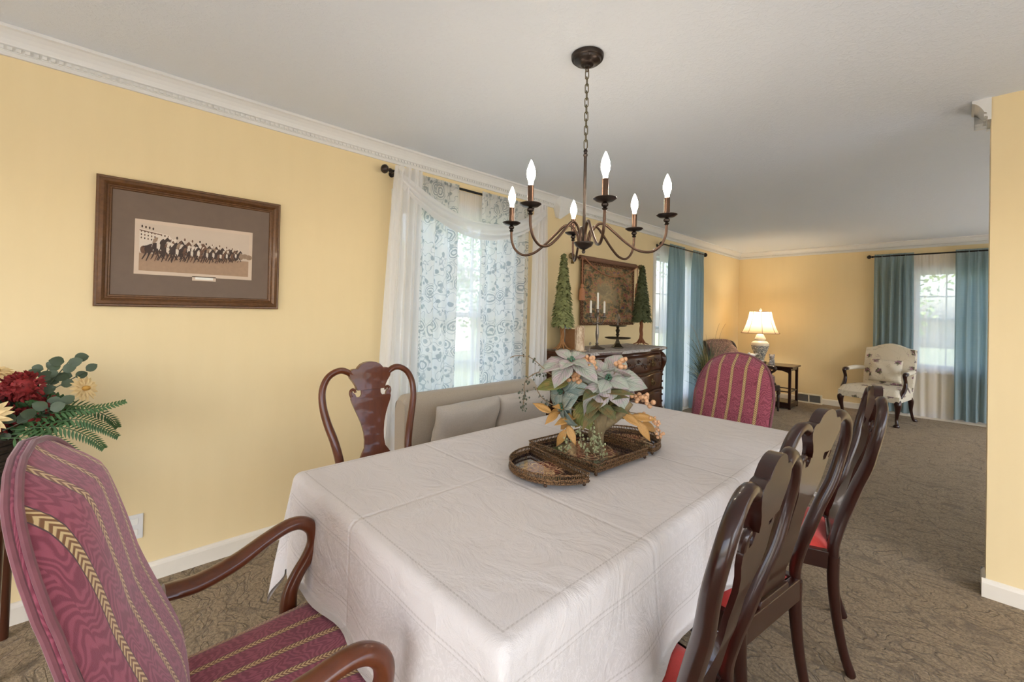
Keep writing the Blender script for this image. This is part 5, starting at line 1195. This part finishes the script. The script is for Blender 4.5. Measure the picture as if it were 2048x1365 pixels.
# wall register
t = empty('floor_register', (1.08, 8.085, 0), 0, 'cream metal air register with two grey grilles on the skirting of the far wall', 'vent cover')
Rt = Matrix.Rotation(radians(10), 3, 'X'); b = MB()
for c_, d_ in (((0, 0, .010), (.345, .018, .020)), ((0, 0, .142), (.345, .018, .020)), ((-.162, 0, .076), (.022, .018, .112)), ((.162, 0, .076), (.022, .018, .112)), ((0, 0, .076), (.016, .018, .112))): b.box(Rt @ V(c_), d_, R=Rt)
b.build('frame', simple('cream_register_enamel', (.86, .79, .62), .4, var=.02), t, smooth=False, bevel=.001)
for s in (-1, 1):
    b = MB(); b.box(Rt @ V((s*.08, .006, .076)), (.14, .003, .112), R=Rt)
    for k in range(14): b.box(Rt @ V((s*.08, -.002, .026+k*.0078)), (.14, .008, .003), R=Rt)
    b.build('grille', simple('grey_grille', (.30, .29, .27), .5, metal=.3), t, smooth=False)

# floral armchair (local front -Y)
t = empty('floral_armchair', (2.02, 7.77, 0), radians(-13.4), 'cream floral armchair with carved wooden arms and cabriole legs before the far window', 'armchair')
def fb(z): return .02+.16*(z-.4)
b = MB()
hwf = lambda z: .262+.012*sin((z-.4)*5)
b.grid(lambda a, c: ((2*a-1)*hwf(.36+.63*c), fb(.36+.63*c)-.025*(1-(2*a-1)**4)*sin(pi*min(1, c+.1)), .36+(.61+.035*cos((2*a-1)*pi)*c+.0)*c), 20, 16, 0, lambda a, c: (a*.55, c*.65))
b.grid(lambda a, c: ((1-2*a)*hwf(.36+.63*c), fb(.36+.63*c)+.075, .36+(.61+.035*cos((2*a-1)*pi)*c)*c), 20, 16, 0, lambda a, c: (a*.55+1, c*.65))
for s in (-1, 1): b.grid(lambda a, c, s=s: (s*hwf(.36+.63*c), fb(.36+.63*c)+.075*(a if s > 0 else 1-a), .36+(.61-.035*c)*c), 2, 16, 0, lambda a, c: (a*.08+2, c*.65))
b.grid(lambda a, c: ((2*a-1)*hwf(.99), fb(.99)+.075*c, .97+.035*cos((2*a-1)*pi)), 20, 2, 0, lambda a, c: (a*.55, c*.08+.65))
b.build('backrest', MFLOR, t, angle=70)
b = MB(); b.grid(lambda a, c: ((2*a-1)*(.325-.05*c), -.58+.60*c, .375+.075*sqrt(max(0, 1-(1-min(1, (1-abs(2*a-1))*7, c*8+.0))**2))+.015*sin(pi*a)*sin(pi*c)), 20, 16, 0, lambda a, c: (a*.62, c*.6))
b.grid(lambda a, c: ((2*a-1)*.325, -.58, .30+.075*c), 20, 2, 0, lambda a, c: (a*.62, c*.08+1))
for s in (-1, 1): b.grid(lambda a, c, s=s: (s*(.325-.05*a), -.58+.60*a, .30+.075*c), 12, 2, 0, lambda a, c: (a*.6+.3, c*.08+1))
b.build('seat', MFLOR, t, angle=70)
for s in (-1, 1):
    q = smooth_path([(s*.275, .03, .655, .026), (s*.30, -.10, .660, .030), (s*.315, -.24, .655, .030), (s*.318, -.33, .650, .026)], 5); MB().tube([a[:3] for a in q], [a[3] for a in q], 12).build('arm_pad', MFLOR, t)
    q = smooth_path([(s*.318, -.30, .635, .014), (s*.322, -.36, .650, .024), (s*.324, -.405, .640, .026), (s*.322, -.40, .600, .020), (s*.322, -.375, .54, .020), (s*.322, -.40, .47, .024), (s*.320, -.46, .41, .024), (s*.315, -.50, .36, .016)], 5); MB().tube([a[:3] for a in q], [a[3] for a in q], 12).build('arm_support', MAHOG, t)
    q = smooth_path([(s*.285, -.53, .33, .034), (s*.305, -.555, .285, .038), (s*.300, -.55, .20, .026), (s*.288, -.535, .10, .017), (s*.295, -.55, .035, .020), (s*.298, -.565, .015, .034), (s*.298, -.565, 0, .026)], 5); MB().tube([a[:3] for a in q], [a[3] for a in q], 12).build('leg', MAHOG, t)
    q = smooth_path([(s*.245, -.02, .33, .028), (s*.262, .0, .27, .030), (s*.258, .02, .15, .018), (s*.27, .05, .04, .016), (s*.285, .075, .012, .024), (s*.288, .08, 0, .02)], 5); MB().tube([a[:3] for a in q], [a[3] for a in q], 12).build('leg', MAHOG, t)
MB().box((0, -.28, .315), (.54, .52, .03)).build('seat_frame', MAHOG, t, smooth=False)
pc_ = V((2.02, 7.77, 0))+Matrix.Rotation(radians(-13.4), 3, 'Z') @ V((.02, -.085, .645))
pillow('floral_cushion', 'cream floral cushion leaning on the back of the floral armchair', pc_, (radians(-12), 0, radians(-13.4)), .36, .31, .11, MFLOR, None)

# ornamental grass by the second window
t = empty('potted_grass', (.50, 5.62, 0), 0, 'tall wispy ornamental grass with yellow tips in a dark pot by the second window', 'plant')
MB().lathe([(0, 0), (.10, 0), (.12, .05), (.145, .20), (.15, .26), (.158, .27), (.158, .285), (.146, .285), (.14, .25), (0, .25)], seg=28).build('pot', simple('dark_glazed_pot', (.03, .028, .026), .3, coat=.4), t)
rn = random.Random(8); MG1 = simple('grass_green', (.10, .12, .055), .7, var=.5, sc=20); MG2 = simple('grass_gold', (.42, .34, .10), .7, var=.4, sc=20); MG3 = simple('grass_dark', (.035, .045, .03), .7, var=.4, sc=20)
for nm, mt, cnt, hmin, hmax, spd in (('grass_blades', MG1, 190, .35, .78, .22), ('dark_blades', MG3, 220, .2, .50, .20), ('golden_blades', MG2, 110, .3, .60, .20), ('seed_stalks', simple('wheat_stalk', (.36, .26, .14), .8), 9, .75, 1.0, .26)):
    b = MB()
    for k in range(cnt):
        a = rn.random()*6.28; h_ = rn.uniform(hmin, hmax); sp = rn.uniform(.1, 1)*spd; p0 = V((.06*cos(a)*rn.random(), .06*sin(a)*rn.random(), .26)); e = V((cos(a), sin(a), 0))
        pts = [p0, p0+e*sp*.25+V((0, 0, h_*.5)), p0+e*sp*.7+V((0, 0, h_*.85)), p0+e*sp*1.2+V((0, 0, h_))]
        for q in pts: q.x = max(q.x, -.33)
        b.tube(smooth_path([tuple(q) for q in pts], 3), [.0028*(1-i/14) for i in range(10)], 3)
    b.build(nm, mt, t)

# ------------------------------------------------------------------ outdoors
MGR = simple('lawn', (.15, .18, .10), .95, var=.3, sc=3)
struct(MB().bx(-30, 35, -30, 40, -.6, -.5).build('ground', MGR, smooth=False))
MSLAB = simple('bounce_slab_grey', (.42, .415, .41), .9, var=.08, sc=4)
b = MB(); b.bx(-2, 14, -12, YB-.2, -.5, -.1); b.bx(XR+.2, 14, YB-.2, 14, -.5, -.1); b.bx(XD+.2, XR+.2, YB-.2, 3.1, -.5, -.1)
struct(b.build('bounce_slab', MSLAB, smooth=False))  # unseen slab, added so light bounced indoors stays grey instead of green
MBARK = simple('grey_bark', (.17, .15, .13), .9, var=.3)
def tree(label, loc, h_, r_, mat, seed, nl=3500):
    t = empty('garden_tree', loc, 0, label, 'tree', 'trees outside the windows'); rn = random.Random(seed)
    MB().tube(smooth_path([(0, 0, 0), (.1, 0, h_*.3), (-.05, .1, h_*.6), (0, 0, h_*.85)], 4), [.16-.008*i for i in range(13)], 10).build('trunk', MBARK, t)
    b = MB(); cl_ = [V((rn.gauss(0, .42)*r_, rn.gauss(0, .42)*r_, h_*(.28+.66*rn.random()))) for _ in range(26)]
    for k in range(nl):
        c = rn.choice(cl_); d = V((rn.gauss(0, 1), rn.gauss(0, 1), rn.gauss(0, 1))).normalized(); p = c+d*r_*.38*rn.random()**.4; s_ = d.orthogonal().normalized(); s_ = Matrix.Rotation(rn.random()*6, 3, d) @ s_; q = (d*.4+V((rn.uniform(-1, 1), rn.uniform(-1, 1), rn.uniform(-1, 1)))).normalized(); L_ = .10+.08*rn.random()
        b.add([p, p+s_*L_*.35+q*L_*.5, p+q*L_, p-s_*L_*.35+q*L_*.5], [(0, 1, 2, 3)])
    b.build('foliage', mat, t, smooth=False)
MTL = [simple('leaf_bright_green', (.26, .38, .14), .7, var=.5, sc=2), simple('leaf_mid_green', (.17, .28, .11), .7, var=.5, sc=2)]
for i, (x, y, h_, r_, lb) in enumerate([(.9, 14.0, 5.2, 2.0, 'leafy green tree seen through the far window sheer, left'), (5.6, 15.5, 6.0, 2.3, 'leafy green tree seen through the far window sheer, right'), (-4.2, 20.5, 6.0, 2.3, 'broad green tree beyond the far wall, left of the window'), (-7.5, 8.5, 5.5, 2.2, 'green tree outside the second window'), (-9.5, 17.0, 6.0, 2.4, 'green tree far along the side garden'), (-8.5, 2.8, 5.0, 1.9, 'green tree outside the dining window')]):
    tree(lb, (x, y, -.5), h_, r_, MTL[i % 2], 50+i)
t = empty('neighbour_house', (-15.5, 8.0, -.5), 0, 'pale neighbouring house faintly visible through the dining window sheer', 'house')
MSID = simple('pale_siding', (.70, .70, .68), .7, var=.05)
MB().box((0, 0, 1.6), (5, 9, 3.2)).build('wall', MSID, t, smooth=False)
MB().poly([(-2.9, -4.8, 3.2), (2.9, -4.8, 3.2), (0, -4.8, 5.0)], (0, 9.6, 0)).build('roof', simple('grey_shingle', (.18, .17, .17), .9), t, smooth=False)
for y in (-2.8, 0, 2.8): f = MB().box((2.52, y, 1.7), (.06, 1.1, 1.4)).build('window', MWIN, t, smooth=False); MB().box((2.56, y, 1.7), (.02, .9, 1.2)).build('pane', simple('dark_glass', (.05, .06, .07), .1), f, smooth=False)
